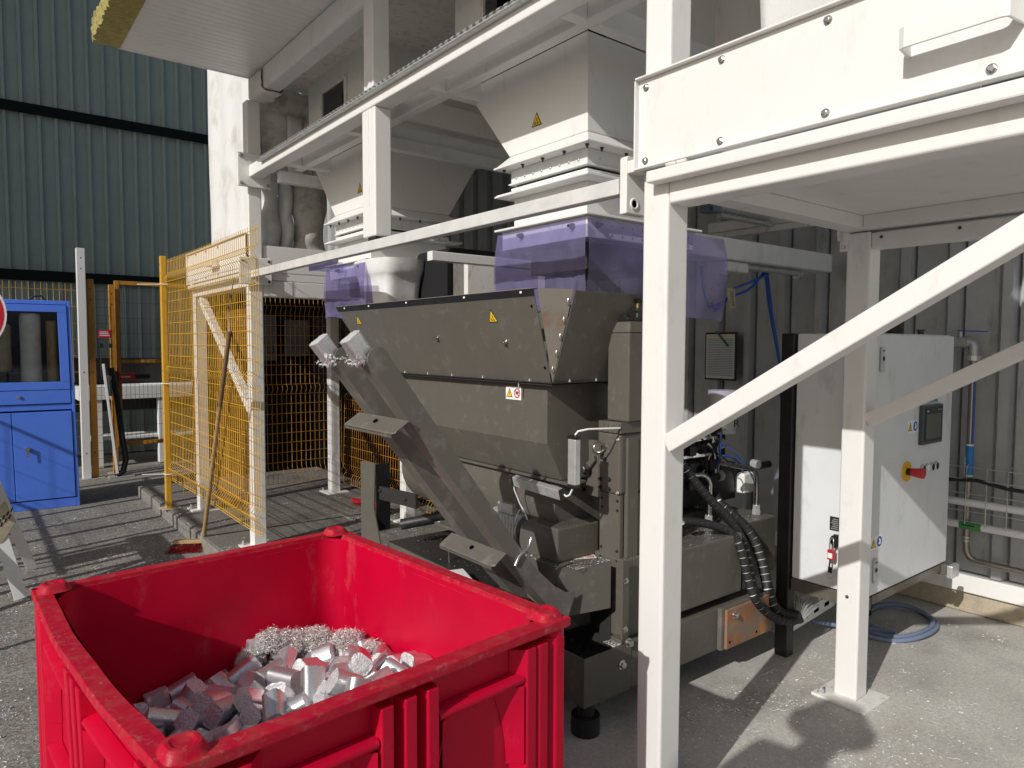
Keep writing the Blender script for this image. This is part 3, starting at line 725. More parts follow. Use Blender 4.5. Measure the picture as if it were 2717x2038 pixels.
# rusty mounting plate and its spacer
rp_ = MB().box(2.722, 3.082, 1.862, 1.876, .155, .338).build('rusty_plate', 'rust', PR_, .002)
box('spacer', 'grey_scuffed', PR_, 2.70, 3.06, 1.8765, 1.8995, .150, .345, .002)
for x, z in ((2.775,.308),(2.965,.318)): bolt(rp_, (x,1.862,z), (0,-1,0), 1.5, 'steel', sockbolt)
for x, z in ((2.745,.185),(2.96,.18)):
    b = MB(); b.cyl((x,1.8615,z),(x,1.8612,z),.007,12); b.build('hole', 'hole', rp_)
# table, guard with chamfered corner, bolted strip
b = MB(); b.prism([(1.853,2.062,.652),(2.062,1.966,.652),(2.062,2.30,.652),(1.853,2.40,.652)], (0,0,.004)); 
b.add([(1.853,2.062,.652),(2.062,1.966,.652),(2.062,1.966,.475),(1.853,2.062,.452)], [(0,1,2,3)])
b.add([(1.853,2.062,.652),(1.853,2.40,.652),(1.853,2.40,.50),(1.853,2.30,.50),(1.853,2.062,.452)], [(0,4,3,2,1)])
gd = b.build('press_guard', G, PR_, solid=.004)
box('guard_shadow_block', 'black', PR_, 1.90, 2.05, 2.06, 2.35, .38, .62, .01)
box('bolt_strip', G, PR_, 2.066, 2.098, 1.902, 1.912, .36, .684, .002)
for z in (.60, .40): bolt(PR_, (2.082,1.902,z), (0,-1,0), .95, 'steel')
bolt(PR_, (2.083,1.885,.352), (0,-1,0), 1.6, 'steel', sockbolt)
box('strip_cap', G, PR_, 2.06, 2.104, 1.90, 1.96, .3445, .36, .001)
box('pillar', G, PR_, 2.105, 2.40, 1.93, 2.2, .344, .672, .006)
box('press_cover', G, PR_, 2.402, 2.895, 1.905, 2.25, .382, .662, .008, 3)
box('press_core', 'grey_dark', PR_, 2.10, 3.05, 2.0, 2.5, .15, .60, .004)
box('table', G, PR_, 1.86, 2.9, 2.255, 3.0, .640, .655, .004)
box('oil_tank', G, PR_, 2.90, 3.37, 2.02, 2.6, .36, .652, .006)
# press tower
bk = box('cylinder_block', G, PR_, 2.10, 2.33, 1.957, 2.088, .935, 1.19, .012, 2)
b = MB(); b.box(2.094, 2.34, 1.95, 2.075, 1.1905, 1.236)
for i in range(4): b.box(2.0905, 2.0938, 1.955+i*.03, 1.972+i*.03, 1.195, 1.231)
b.build('cap_plate', G, PR_, .004)
b = MB(); b.box(2.122, 2.268, 1.935, 2.055, 1.237, 1.60); b.hexa([(2.122,1.935,1.6005),(2.268,1.935,1.6005),(2.268,2.055,1.6005),(2.122,2.055,1.6005),(2.140,1.95,1.648),(2.268,1.95,1.648),(2.268,2.04,1.648),(2.140,2.04,1.648)])
b.build('cylinder_tower', G, PR_, .008, 3)
b = MB(); b.box(2.14,2.26,1.96,2.03,1.649,1.665); b.cyl((2.17,2.0,1.665),(2.17,2.0,1.676),.013,6,smooth=False); b.build('tower_cap', 'black', PR_, .003)
b = MB(); b.cyl((2.225,1.985,1.666),(2.225,1.985,1.69),.010,12); b.box(2.205,2.245,1.97,2.0,1.69,1.705); b.build('sensor_socket', 'dark_steel', PR_, .002)
b = MB(); b.cyl((2.225,1.985,1.7055),(2.225,1.985,1.725),.007,10); b.build('sensor_nut', 'brass', PR_)
b = MB(); b.box(2.212,2.25,1.977,1.993,1.7255,1.741); b.build('sensor_plug', 'black', PR_, .003)
b = MB(); b.tube([(2.25,1.985,1.733),(2.28,1.985,1.735),(2.32,1.98,1.71),(2.36,1.98,1.62)], .003, 6); b.build('sensor_cable', 'galv', PR_)
for yy, zz in ((2.04,1.075),(2.065,.99),(2.015,.995),(2.065,.955),(2.015,.955)): bolt(bk, (2.0995,yy,zz), (-1,0,0), .8, 'dark_steel', sockbolt)
for yy, zz in ((1.968,1.165),(1.968,.945)): bolt(bk, (2.0995,yy,zz), (-1,0,0), .6, 'galv', sockbolt)
b = MB(); b.tube([(2.100+.03*math.cos(a)-.03, 2.045+.001*a, 1.125+.022*math.sin(a)) for a in [i*math.pi*2/14 for i in range(15)]], .007, 8); b.cyl((2.0995,2.045,1.125),(2.09,2.045,1.125),.014,14); b.build('lifting_eye', 'steel', bk)
box('lower_plate', G, PR_, 2.108, 2.13, 1.962, 2.078, .657, .934, .002)
for zz in (.91,.90,.70,.69):
    for yy in (1.975, 2.065): bolt(PR_, (2.1075,yy,zz if zz in (.91,.70) else zz-.03), (-1,0,0), .5, 'dark_steel', sockbolt)
b = MB(); b.prism([(2.135,1.945,.657),(2.20,1.945,.657),(2.20,1.945,1.17),(2.135,1.945,1.17)], (0,.02,0)); b.box(2.2005,2.33,1.952,2.06,.657,.934); b.build('side_plate', G, PR_, .003)
# hinge plate with bearing
hp = box('hinge_plate', G, PR_, 2.11, 2.125, 2.092, 2.186, .905, 1.145, .003)
for yy, zz in ((2.172,1.125),(2.172,.925)):
    b = MB(); b.cyl((2.1095,yy,zz),(2.109,yy,zz),.009,12); b.build('hole', 'hole', hp)
b = MB(); b.prism([(2.109,2.15,1.00),(2.109,2.165,1.03),(2.109,2.10,1.085),(2.109,2.095,1.06)], (-.02,0,0)); b.build('lever', G, hp, .004)
bolt(hp, (2.088,2.145,1.02), (-1,0,0), 1.9, 'dark_steel')
# light bars
def lightbar(a, c, up):
    b = MB(); b.bar(a, c, .028, .045, up); o = b.build('sensor_bar', 'galv', PR_, .004)
    a = Vector(a); c = Vector(c); d_ = (c-a).normalized()*.012
    e = MB(); e.bar(a-d_, a-d_*.02, .030, .047, up); e.bar(c+d_*.02, c+d_, .030, .047, up); e.build('end_cap', 'black', o, .002); return o
lightbar((1.87,1.985,1.005), (1.87,1.985,1.185), (0,1,0))
lightbar((1.87,2.355,.965), (1.87,2.055,.955), (-.3,0,1))
b = MB(); b.tube([(1.875,1.985,1.20),(1.88,1.975,1.215),(1.92,1.96,1.222),(2.09,1.95,1.215)], .004, 8); b.build('white_cable', 'sticker_white', PR_)
b = MB(); b.tube([(1.875,2.045,.955),(1.872,2.03,.95),(1.872,2.01,.96),(1.872,1.995,.985)], .004, 8); b.build('white_cable', 'sticker_white', PR_)
b = MB(); b.tube([(1.872,2.37,.96),(1.88,2.372,.92),(1.90,2.36,.86),(1.92,2.35,.82),(1.92,2.33,.79)], .003, 8); b.tube([(1.90,2.36,.83),(1.90,2.38,.80),(1.9,2.39,.77)], .003, 8); b.build('white_cable', 'sticker_white', PR_)
# lower hopper body
X0, Y0, Y1, XB = 1.87, 2.148, 3.50, 2.42
lb = MB()
A = [(X0,Y0,1.388),(XB,Y0,1.388),(XB,Y1,1.388),(X0,Y1,1.388)]; B_ = [(X0,Y0,1.146),(XB,Y0,1.146),(XB,Y1,1.146),(X0,Y1,1.146)]; C_ = [(1.955,Y0-.002,.985),(XB-.05,Y0-.002,.985),(XB-.05,Y1-.06,.985),(1.955,Y1-.06,.985)]
lb.add(A+B_+C_, [(0,3,7,4),(4,7,11,8),(0,4,5,1),(4,8,9,5),(1,5,6,2),(5,9,10,6),(2,6,7,3),(6,10,11,7),(8,11,10,9)])
lbo = lb.build('lower_hopper', G, PR_, .004, recalc=True)
b = MB(); b.cyl((2.17,2.19,.86),(2.17,3.50,.86),.215,40); b.build('auger_trough', G, PR_)
box('trough_lip', G, PR_, 1.945, 2.05, 2.10, 3.45, .972, .984, .002)
# flange between the hopper halves with clamp bolts
b = MB(); b.box(1.832, 2.46, 2.075, 3.62, 1.3885, 1.3935); b.box(1.826, 2.47, 2.07, 3.63, 1.397, 1.4015); b.build('hopper_flange', 'grey_dark', PR_, .001)
for yy in (2.22,2.55,2.80,3.02,3.25): bolt(PR_, (1.838,yy,1.402), (0,0,1), .5, 'galv', nutdown)
for xx in (1.93,2.08,2.2): bolt(PR_, (xx,2.078,1.402), (0,0,1), .5, 'galv', nutdown)
b = MB(); b.cyl((1.836,2.29,1.40),(1.836,2.29,1.35),.003,8); b.build('clamp_pin', 'galv', PR_)
# flared upper hopper: four plates with an open corner wedge
zt, zb = 1.762, 1.402
def plate(name, pts, th, mt=G):
    n = (Vector(pts[1])-Vector(pts[0])).cross(Vector(pts[2])-Vector(pts[0])).normalized()
    return MB().prism(pts, n*th).build(name, mt, PR_, .0008)
fp = plate('front_panel', [(1.722,2.058,zt),(1.722,3.83,zt),(1.846,3.56,zb),(1.846,2.094,zb)], .004)
plate('side_panel', [(1.872,1.990,zt),(1.850,2.092,zb),(2.44,2.092,zb),(2.49,1.990,zt)], .004)
plate('corner_gusset', [(1.735,2.050,zt+.004),(1.868,1.994,zt+.004),(1.850,2.0935,zb)], -.003, 'rusty_plate')
plate('rear_panel', [(2.50,1.99,zt),(2.45,2.09,zb),(2.45,3.56,zb),(2.50,3.83,zt)], .004)
plate('end_panel', [(1.73,3.835,zt),(2.50,3.835,zt),(2.45,3.565,zb),(1.85,3.565,zb)], .004)
b = MB(); b.prism([(1.7195,2.055,zt+.003),(1.7195,3.84,zt+.003),(1.7275,3.825,zt-.025),(1.7275,2.06,zt-.025)], (-.003,0,0)); lp = b.build('black_lip', 'black', PR_, .0005)  # flange lip coloured black to give the shade on its tilted face
b = MB(); b.box(1.7175,1.76,2.055,3.84,zt+.0035,zt+.0055); b.build('top_edge', 'rusty_plate', PR_)
for yy in (2.13,2.52,3.02,3.42,3.72):
    b = MB(); b.box(1.7155,1.7168,yy-.006,yy+.006,zt-.012,zt-.004); b.build('slot', 'sticker_white', lp)
for z in (.12,.32,.5,.68,.86):
    yy = 1.994+(2.0935-1.994)*z; zz = zt+(zb-zt)*z; xx = 1.866+(1.85-1.866)*z
    b = MB(); b.tube([(xx-.012, yy-.0, zz+.012),(xx-.013, yy, zz),(xx-.012, yy+.001, zz-.012)], [.003,.006,.003], 8); b.build('weld', 'steel', PR_)
for (yy, zz) in ((2.09,1.70),(2.105,1.46)):
    xx = 1.722+(zt-zz)/(zt-zb)*.124
    b = MB(); b.cyl((xx-.0055,yy,zz),(xx-.0062,yy,zz),.006,10); b.build('hole', 'hole', fp)
def panel_pt(yy, zz): return Vector((1.722+(zt-zz)/(zt-zb)*.124-.0046, yy, zz))
nfp = Vector((-.36,0,-.124)).normalized(); upp = Vector((-.124,0,.36)).normalized()
tri_sticker(fp, panel_pt(2.36, 1.665), (0,-1,0), upp, .056, nfp)
tri_sticker(fp, panel_pt(3.60, 1.68), (0,-1,0), upp, .052, nfp)
for yy, zz in ((2.83,1.585),(2.31,1.565)):
    p = panel_pt(yy, zz); b = MB(); b.cyl(p, p+nfp*.02, .004, 8); b.cyl(p, p+nfp*.003, .009, 10)
    b.bar(p+nfp*.018+Vector((0,-.012,0)), p+nfp*.018+Vector((0,.012,.004)), .003, .008); b.build('wing_bolt', 'steel', fp)
# white warning sticker pair on the lower body
def pair_sticker(parent, o, xd, yd, n, w, second='ban'):
    o = Vector(o); x = Vector(xd).normalized(); y_ = Vector(yd).normalized(); n = Vector(n).normalized()
    def P(u, v, k): return o+x*u*w+y_*v*w+n*k
    s = MB().prism([P(0,0,0),P(2,0,0),P(2,1.05,0),P(0,1.05,0)], n*.0006).build('safety_sticker', 'sticker_white', parent)
    MB().prism([P(.08,.18,.0007),P(.90,.18,.0007),P(.49,.92,.0007)], n*.0004).build('triangle_edge', 'print_black', s)
    MB().prism([P(.18,.24,.0012),P(.80,.24,.0012),P(.49,.80,.0012)], n*.0004).build('triangle_face', 'sticker_yellow', s)
    MB().prism([P(.46,.40,.0017),P(.52,.40,.0017),P(.53,.66,.0017),P(.45,.66,.0017)], n*.0003).build('exclamation', 'print_black', s)
    c = P(1.48,.54,.0008)
    if second == 'ban':
        MB().lathe([(w*.30,0),(w*.30,.0004),(w*.40,.0004),(w*.40,0)], c, n, 24).build('ban_ring', 'print_red', s)
        MB().bar(c-(x-y_)*w*.24+n*.0008, c+(x-y_)*w*.24+n*.0008, w*.09, .0004, n).build('ban_bar', 'print_red', s)
        MB().bar(c-(x)*w*.18+n*.0004, c+(x*.18+y_*.05)*w+n*.0004, w*.22, .0003, n).build('hand', 'print_black', s)
    else:
        MB().cyl(c, c+n*.0005, w*.42, 28).build('blue_disc', 'sticker_blue', s)
        MB().prism([c+n*.0007+x*w*u+y_*w*v for u, v in ((-.2,-.2),(.18,-.22),(.22,.05),(.05,.25),(-.12,.22),(-.02,.02))], n*.0003).build('mandatory_figure', 'sticker_white', s)
    return s
pair_sticker(lbo, (X0-.0005, 2.42, 1.315), (0,-1,0), (0,0,1), (-1,0,0), .053)
pair_sticker(gd, (1.985,2.10,.6585), Vector((.85,-.42,0)), Vector((.42,.85,0)), (0,0,1), .05)
# drive box, motor, base tray
b = MB(); b.prism([(1.89,2.10,.657),(1.89,2.36,.657),(1.89,2.345,.765),(1.89,2.30,.80),(1.89,2.10,.80)], (.24,0,0)); db = b.build('drive_box', G, PR_, .008, 3)
for i in range(9):
    for j in range(5):
        b = MB(); p = Vector((1.95+j*.018, 2.14+i*.016, .8004)); b.cyl(p, p+Vector((0,0,.0003)), .0035, 6); b.build('vent_hole', 'hole', db)
b = MB(); b.cyl((1.98,2.40,.72),(1.98,2.62,.72),.072,26)
for i in range(9): b.box(1.905,1.91+.0,2.41+i*.022,2.418+i*.022,.66,.79)
b.box(1.93,2.03,2.45,2.56,.785,.83); b.build('motor', 'galv', PR_, .002)
box('base_tray', 'grey_dark', PR_, 1.88, 2.9, 2.56, 3.52, .425, .435, .002)
b = MB(); b.bar((1.872,3.50,.405),(1.872,2.56,.405),.010,.06); b.build('tray_rim', G, PR_, .002)
b = MB(); b.cyl((1.88,3.376,.56),(2.35,3.05,.66),.030,20,caps=False); b.cyl((1.88,3.376,.56),(2.35,3.05,.66),.024,20,caps=False); b.build('steel_pipe', 'dark_steel', PR_)
b = MB(); b.cyl((1.95,3.0,.435),(1.95,3.0,.50),.005,10); b.build('stud', 'steel', PR_)
# slotted stand at the far end
b = MB(); b.prism([(1.80,3.705,.0),(1.80,3.705,.873),(1.80,3.655,.885),(1.80,3.53,.885),(1.80,3.545,.62),(1.80,3.44,.36),(1.80,3.44,.0)], (.010,0,0)); b.build('stand_plate', G, PR_, .002)
b = MB(); b.box(1.811,1.90,3.534,3.542,.5,.88); b.build('stand_web', 'black', PR_, .002)
b = MB(); b.bar((1.83,3.52,.72),(1.83,3.12,.74),.02,.075); br_ = b.build('slotted_bracket', 'grey_dark', PR_, .003)
for yy in (3.50,3.22): bolt(br_, (1.819,yy,.735), (-1,0,0), .9, 'dark_steel')
b = MB()
for i in range(4): b.box(1.8095-.0005,1.8100-.0002,3.56,3.575,.68+i*.05,.71+i*.05)
b.build('slot', 'hole', PR_)
b = MB(); b.bar((1.845,3.30,.60),(1.845,3.30,.98),.06,.045); b.build('stop_plate', 'galv', PR_, .002)
box('lower_leg', G, PR_, 1.90, 1.96, 3.0, 3.06, .0, .424, .003)
# white paddle and its round foot near the chute
b = MB(); b.prism([(1.62,2.55,.47),(1.70,2.78,.47),(1.86,2.74,.47),(1.78,2.50,.47)], (0,0,.012)); b.build('white_paddle', 'sticker_white', PR_, .004)
b = MB(); b.cyl((1.76,2.62,.30),(1.76,2.62,.469),.035,16); b.build('paddle_post', 'grey_dark', PR_)
# ------------------------------------------------------------------ twin outlet chute
CH = thing('outlet_chute', 'twin grey outlet chute rising from the press over the red bin', 'chute', (1.5, 2.15, .6))
def trough(y0, y1, top):
    # centre line of the lower edge (x,z), then offset for the upper edge
    lo = [(1.86,.475),(1.78,.515),(1.70,.60),(1.625,.69),(1.56,.772),(1.168,1.274),(1.0,1.497)]
    hi = [(1.90,.57),(1.85,.575),(1.78,.62),(1.715,.68),(1.646,.754),(1.253,1.274),(1.076,1.512)]
    b = MB(); th = .005
    for ya, yb in ((y0, y0+th), (y1-th, y1)):
        n = len(lo); o = []
        # rounded tip
        tip = [(1.0+.0*i, 1.497) for i in range(0)]
        mx, mz = (lo[-1][0]+hi[-1][0])/2, (lo[-1][1]+hi[-1][1])/2; r = math.hypot(hi[-1][0]-lo[-1][0], hi[-1][1]-lo[-1][1])/2
        a0 = math.atan2(lo[-1][1]-mz, lo[-1][0]-mx)
        tip = [(mx+r*math.cos(a0-math.pi*i/10), mz+r*math.sin(a0-math.pi*i/10)) for i in range(1,10)]
        poly = lo+tip+hi[::-1]
        b.prism([(p[0], ya, p[1]) for p in poly], (0, yb-ya, 0))
    for i in range(len(lo)-1):
        a, c = lo[i], lo[i+1]; d_ = Vector((a[1]-c[1], 0, c[0]-a[0])).normalized()*.004
        if d_.x < 0: d_ = -d_
        b.hexa([(a[0],y0+th,a[1]),(a[0],y1-th,a[1]),(c[0],y1-th,c[1]),(c[0],y0+th,c[1]),(a[0]+d_.x,y0+th,a[1]+d_.z),(a[0]+d_.x,y1-th,a[1]+d_.z),(c[0]+d_.x,y1-th,c[1]+d_.z),(c[0]+d_.x,y0+th,c[1]+d_.z)])
    return b.build('trough', 'grey_scuffed', CH, recalc=True)
trough(2.00, 2.085, 0); trough(2.245, 2.33, 0)
def cbr(x, z, w):
    b = MB(); b.prism([(x-.060,1.985,z-.020),(x-.068,2.0,z-.024),(x-.068,2.345,z-.024),(x-.012,2.345,z+.012),(x-.012,1.985,z+.012)], (.004,0,.007)); o = b.build('cross_bracket', 'grey_scuffed', CH, .001)
    b = MB(); b.prism([(x-.068,2.0,z-.0265),(x-.068,2.345,z-.0265),(x-.064,2.345,z-.036),(x-.064,2.0,z-.036)], (.004,0,0)); b.build('bracket_fold', 'grey_scuffed', o, .001)
    b = MB(); b.cyl((x-.036,2.165,z+.0035),(x-.038,2.165,z+.006),.009,14); b.build('hole', 'hole', o)
cbr(1.145, 1.285, 0); cbr(1.545, .775, 0)
b = MB(); b.tube([(1.665,1.997,.83),(1.655,1.996,.80),(1.63,1.996,.785),(1.605,1.997,.765),(1.588,1.998,.735)], .006, 8); b.build('weld_seam', 'steel', CH)
# ------------------------------------------------------------------ hydraulic unit behind the near post
HU = thing('hydraulic_unit', 'black hydraulic valve block with silver pipes and spiral-wrapped hoses', 'hydraulic unit', (3.0, 2.3, .65))
rnd = random.Random(21)
box('manifold', 'black', HU, 2.80, 3.30, 2.22, 2.45, .72, .92, .006)
box('motor_foot', 'grey_dark', HU, 2.60, 2.95, 2.15, 2.5, .656, .72, .004)
for i in range(4):
    for j in range(2):
        x = 2.78+j*.17; z = .86+i*.085
        b = MB(); b.cyl((x,2.20,z),(x+.11,2.20,z+.004),.034,16); b.cyl((x+.112,2.20,z+.004),(x+.15,2.20,z+.005),.022,12); v = b.build('solenoid_valve', 'black' if (i+j)%3 else 'dark_steel', HU, .002)
        b = MB(); b.cyl((x+.151,2.20,z+.005),(x+.185,2.20,z+.006),.028,18); b.build('coil_end', 'galv' if j else 'black', v)
        b = MB(); b.box(x+.02,x+.07,2.145,2.165,z-.025,z+.025); b.build('connector', 'black', v, .003)
for i in range(11):
    a = Vector((2.80+rnd.uniform(0,.4), 2.15, .85+rnd.uniform(0,.3))); c = a+Vector((rnd.uniform(-.1,.3), rnd.uniform(-.02,.1), -rnd.uniform(.1,.3)))
    mid = (a+c)/2+Vector((rnd.uniform(-.05,.1), -.05, rnd.uniform(0,.08)))
    b = MB(); P_ = [a*(1-t)**2+mid*2*t*(1-t)+c*t*t for t in [k/9 for k in range(10)]]; b.tube(P_, rnd.choice((.003,.004,.006)), 6); b.build('cable', rnd.choice(('black','black','rubber','cable_blue','sticker_white')), HU)
for pts in ([(2.66,2.1,.932),(2.828,2.1,.919),(2.862,2.1,.908),(2.888,2.1,.890),(2.903,2.1,.861),(2.902,2.1,.785),(2.897,2.1,.66)], [(3.005,2.1,.956),(3.195,2.1,.917),(3.25,2.1,.905),(3.29,2.1,.885),(3.309,2.1,.85),(3.314,2.1,.768),(3.312,2.1,.653)]):
    b = MB(); b.tube(pts, .0125, 14); p = b.build('silver_pipe', 'steel', HU); e = Vector(pts[-1])
    b = MB(); b.cyl(e, e+Vector((0,0,.025)), .024, 6, smooth=False); b.cyl(e+Vector((0,0,.025)), e+Vector((0,0,.05)), .020, 6, smooth=False); b.build('pipe_nut', 'galv', p)
def spiral_hose(pts, r, label):
    # smooth the path
    P_ = [Vector(p) for p in pts]
    for _ in range(2):
        Q = [P_[0]]
        for i in range(len(P_)-1): Q += [P_[i]*.75+P_[i+1]*.25, P_[i]*.25+P_[i+1]*.75]
        P_ = Q+[P_[-1]]
    b = MB(); b.tube(P_, r*.86, 10); o = b.build('wrapped_hose', 'sticker_white', HU)
    acc = 0; w = MB(); seg = []; on = True
    # wrap bands: sleeves separated by small pale gaps
    L_ = [0]
    for i in range(1,len(P_)): L_.append(L_[-1]+(P_[i]-P_[i-1]).length)
    def at(s):
        for i in range(1,len(P_)):
            if s <= L_[i]: t = (s-L_[i-1])/max(1e-6,(L_[i]-L_[i-1])); return P_[i-1].lerp(P_[i], t)
        return P_[-1]
    s = 0; pit = .036
    while s < L_[-1]-.002:
        e = min(s+pit*.90, L_[-1]); w.tube([at(s+(e-s)*k/3) for k in range(4)], r, 12); s += pit
    w.build('spiral_wrap', 'rubber', o)
A = [(2.60,2.12,1.06),(2.666,2.1,1.008),(2.702,2.068,.931),(2.817,2.036,.808),(2.921,2.004,.71),(2.998,1.972,.605),(2.999,1.94,.503),(2.986,1.908,.379),(3.017,1.876,.283),(3.094,1.844,.22),(3.222,1.812,.19),(3.283,1.80,.21)]
Bh = [(3.0,2.2,.86),(3.004,2.15,.80),(2.969,2.103,.766),(3.01,2.056,.713),(3.083,2.009,.638),(3.109,1.961,.551),(3.104,1.914,.426),(3.08,1.867,.307),(3.12,1.84,.235),(3.22,1.80,.215)]
Cc = [(2.55,1.99,.755),(2.632,1.98,.742),(2.743,1.95,.712),(2.844,1.92,.667),(2.861,1.89,.594),(2.88,1.86,.441),(2.896,1.83,.351),(2.973,1.80,.272),(3.08,1.79,.22),(3.25,1.80,.19)]
spiral_hose(A, .022, ''); spiral_hose(Bh, .026, ''); spiral_hose(Cc, .020, '')
for i in range(7):
    a = Vector((3.24, 1.80+.006*i-.02, .20+.004*i)); b = MB(); b.tube([a, a+Vector((.06,-.01+.008*i,.03+.004*i)), a+Vector((.14,.0+.012*i,.035))], .006, 6); b.build('pale_wire', 'galv', HU)
# white gauge unit, oil filter
box('gauge_body', 'sticker_white', HU, 3.30, 3.40, 2.17, 2.22, .75, .86, .01, 3)
b = MB(); b.cyl((3.42,2.2,.90),(3.42,2.16,.90),.025,18); b.build('gauge_dial', 'galv', HU)
b = MB(); b.cyl((3.36,2.36,1.06),(3.36,2.36,1.30),.078,30); of = b.build('oil_filter', 'sticker_white', HU)
b = MB(); b.cyl((3.36,2.36,.66),(3.36,2.36,1.059),.022,14); b.build('filter_stem', 'black', HU)
text('R', 'letter', 'print_black', of, (3.352,2.2795,1.10), (.8,-.6,0), (0,0,1), .06)
b = MB(); b.tube([(3.15,2.4,.95),(3.30,2.45,.98),(3.45,2.42,.9),(3.52,2.38,.7)], .012, 10); b.tube([(3.05,2.42,1.0),(3.3,2.5,1.04),(3.5,2.45,.92),(3.55,2.4,.75)], .006, 8); b.build('hose_loop', 'rubber', HU)
b = MB(); b.tube([(3.42,2.6,.55),(3.45,2.5,.75),(3.55,2.35,.83),(3.75,2.3,.85)], .022, 12); b.build('dark_hose', 'dark_steel', HU)
# small white valves on top of the tank against the wall
for x in (3.2, 3.42):
    b = MB(); b.cyl((x,2.9,1.12),(x,2.9,1.2),.035,16); b.box(x-.03,x+.03,2.87,2.93,1.2,1.26); b.build('breather_cap', 'black', HU, .004)
# ------------------------------------------------------------------ control cabinet
CC = thing('control_cabinet', 'light grey control cabinet with touch panel and red emergency stop', 'cabinet', (3.8, 1.7, 0))
cx0, cx1, cy0, cy1, cz0, cz1 = 3.40, 4.335, 1.545, 1.94, .335, 1.612
body = box('body', 'cabinet', CC, cx0, cx1, cy0+.02, cy1, cz0, cz1, .006, 3)
door = box('door', 'cabinet', CC, cx0+.012, cx1-.004, cy0, cy0+.0185, cz0+.006, cz1-.006, .006, 3)
for (x, z) in ((3.458,1.486),(3.452,.462)):
    lk = MB().box(x-.017,x+.017,cy0-.012,cy0-.0005,z-.06,z+.06).build('lock', 'galv', door, .006, 3)
    b = MB(); b.cyl((x,cy0-.0125,z+.005),(x,cy0-.0145,z+.005),.011,16); b.build('key_slot', 'black', lk)
    text('ETA', 'lettering', 'print_black', lk, (x-.011,cy0-.0126,z+.038), (1,0,0), (0,0,1), .011)
# touch panel
hm = MB().box(3.905,4.155,cy0-.022,cy0-.0005,1.036,1.243).build('touch_panel', 'hmi', door, .004)
hf = MB().box(3.924,4.140,cy0-.0245,cy0-.0222,1.052,1.230).build('panel_face', 'hmi_face', hm, .001)
MB().box(3.938,4.118,cy0-.0255,cy0-.0246,1.064,1.196).build('screen', 'screen', hf)
MB().box(3.94,3.968,cy0-.0254,cy0-.0246,1.205,1.217).build('maker_plate', 'teal', hf)
text('SIEMENS', 'maker_name', 'sticker_white', hf, (3.941,cy0-.0256,1.2085), (1,0,0), (0,0,1), .0055)
text('SIMATIC HMI', 'model_name', 'galv', hf, (4.08,cy0-.0247,1.212), (1,0,0), (0,0,1), .008)
text('BRIQUETTING SYSTEMS', 'lettering', 'print_green', door, (3.915,cy0-.0006,1.2535), (1,0,0), (0,0,1), .0205)
MB().prism([(4.045,cy0-.0005,1.276),(4.10,cy0-.0005,1.276),(4.10,cy0-.0005,1.30),(4.085,cy0-.0005,1.30)], (0,-.0006,0)).build('logo_mark', 'print_green', door)
MB().box(4.108,4.125,cy0-.0011,cy0-.0005,1.276,1.30).build('logo_bar', 'print_green', door)
pair_sticker(door, (3.774,cy0-.0005,1.106), (1,0,0), (0,0,1), (0,-1,0), .060, 'blue')
pair_sticker(door, (3.408,cy0-.0005,.565), (1,0,0), (0,0,1), (0,-1,0), .062, 'blue')
# emergency stop
b = MB(); b.cyl((3.775,cy0-.0005,.912),(3.775,cy0-.006,.912),.052,36); es = b.build('emergency_stop', 'safety_yellow', door)
b = MB(); b.cyl((3.775,cy0-.0062,.912),(3.775,cy0-.028,.912),.019,20); b.build('collar', 'black', es)
b = MB(); b.lathe([(.021,0),(.022,.012),(.025,.03),(.027,.05),(.025,.056),(.0,.057)], (3.775,cy0-.0285,.912), (0,-1,0), 26); b.build('push_button', 'red_button', es)
for i, x in enumerate((3.965,4.020,4.078,4.134)):
    b = MB(); b.lathe([(.024,0),(.024,.008),(.021,.012),(.018,.012)], (x,cy0-.0005,.905), (0,-1,0), 24); bt = b.build('button', 'galv', door)
    b = MB(); b.cyl((x,cy0-.009,.905),(x,cy0-.013,.905),.0178,20); b.build('button_face', ('sticker_white' if i == 1 else 'black'), bt)
# things on the left face: nameplate, lockable switch
np_ = MB().box(cx0-.002,cx0-.0003,1.69,1.742,.63,.70).build('name_plate', 'print_black', body)
for i in range(6): MB().box(cx0-.0026,cx0-.0021,1.700,1.735-.004*(i%3),.638+i*.0095,.642+i*.0095).build('text_line', 'galv', np_)
b = MB(); b.cyl((cx0,1.70,.585),(cx0-.022,1.70,.585),.030,20); b.box(cx0-.03,cx0-.022,1.692,1.708,.55,.62); b.build('main_switch', 'black', body, .003)
pd = MB().box(3.34,3.362,1.690,1.722,.495,.545).build('padlock', 'red_button', body, .003)
MB().box(3.3385,3.3395,1.695,1.718,.505,.53).build('padlock_label', 'sticker_white', pd)
b = MB(); b.tube([(3.351,1.697,.545),(3.353,1.697,.585),(3.357,1.700,.600),(3.36,1.706,.605),(3.357,1.712,.600),(3.353,1.715,.585),(3.351,1.715,.545)], .003, 8); b.build('shackle', 'steel', pd)
b = MB(); b.tube([(3.345,1.708,.495),(3.342,1.709,.470),(3.346,1.713,.455)], .004, 6); b.box(3.342,3.352,1.70,1.716,.43,.458); b.build('keys', 'black', pd)
b = MB(); b.tube([(3.346+.0*k, 1.708+.014*math.sin(k*2*math.pi/14), .418+.014*math.cos(k*2*math.pi/14)) for k in range(15)], .0012, 5); b.build('key_ring', 'steel', pd)
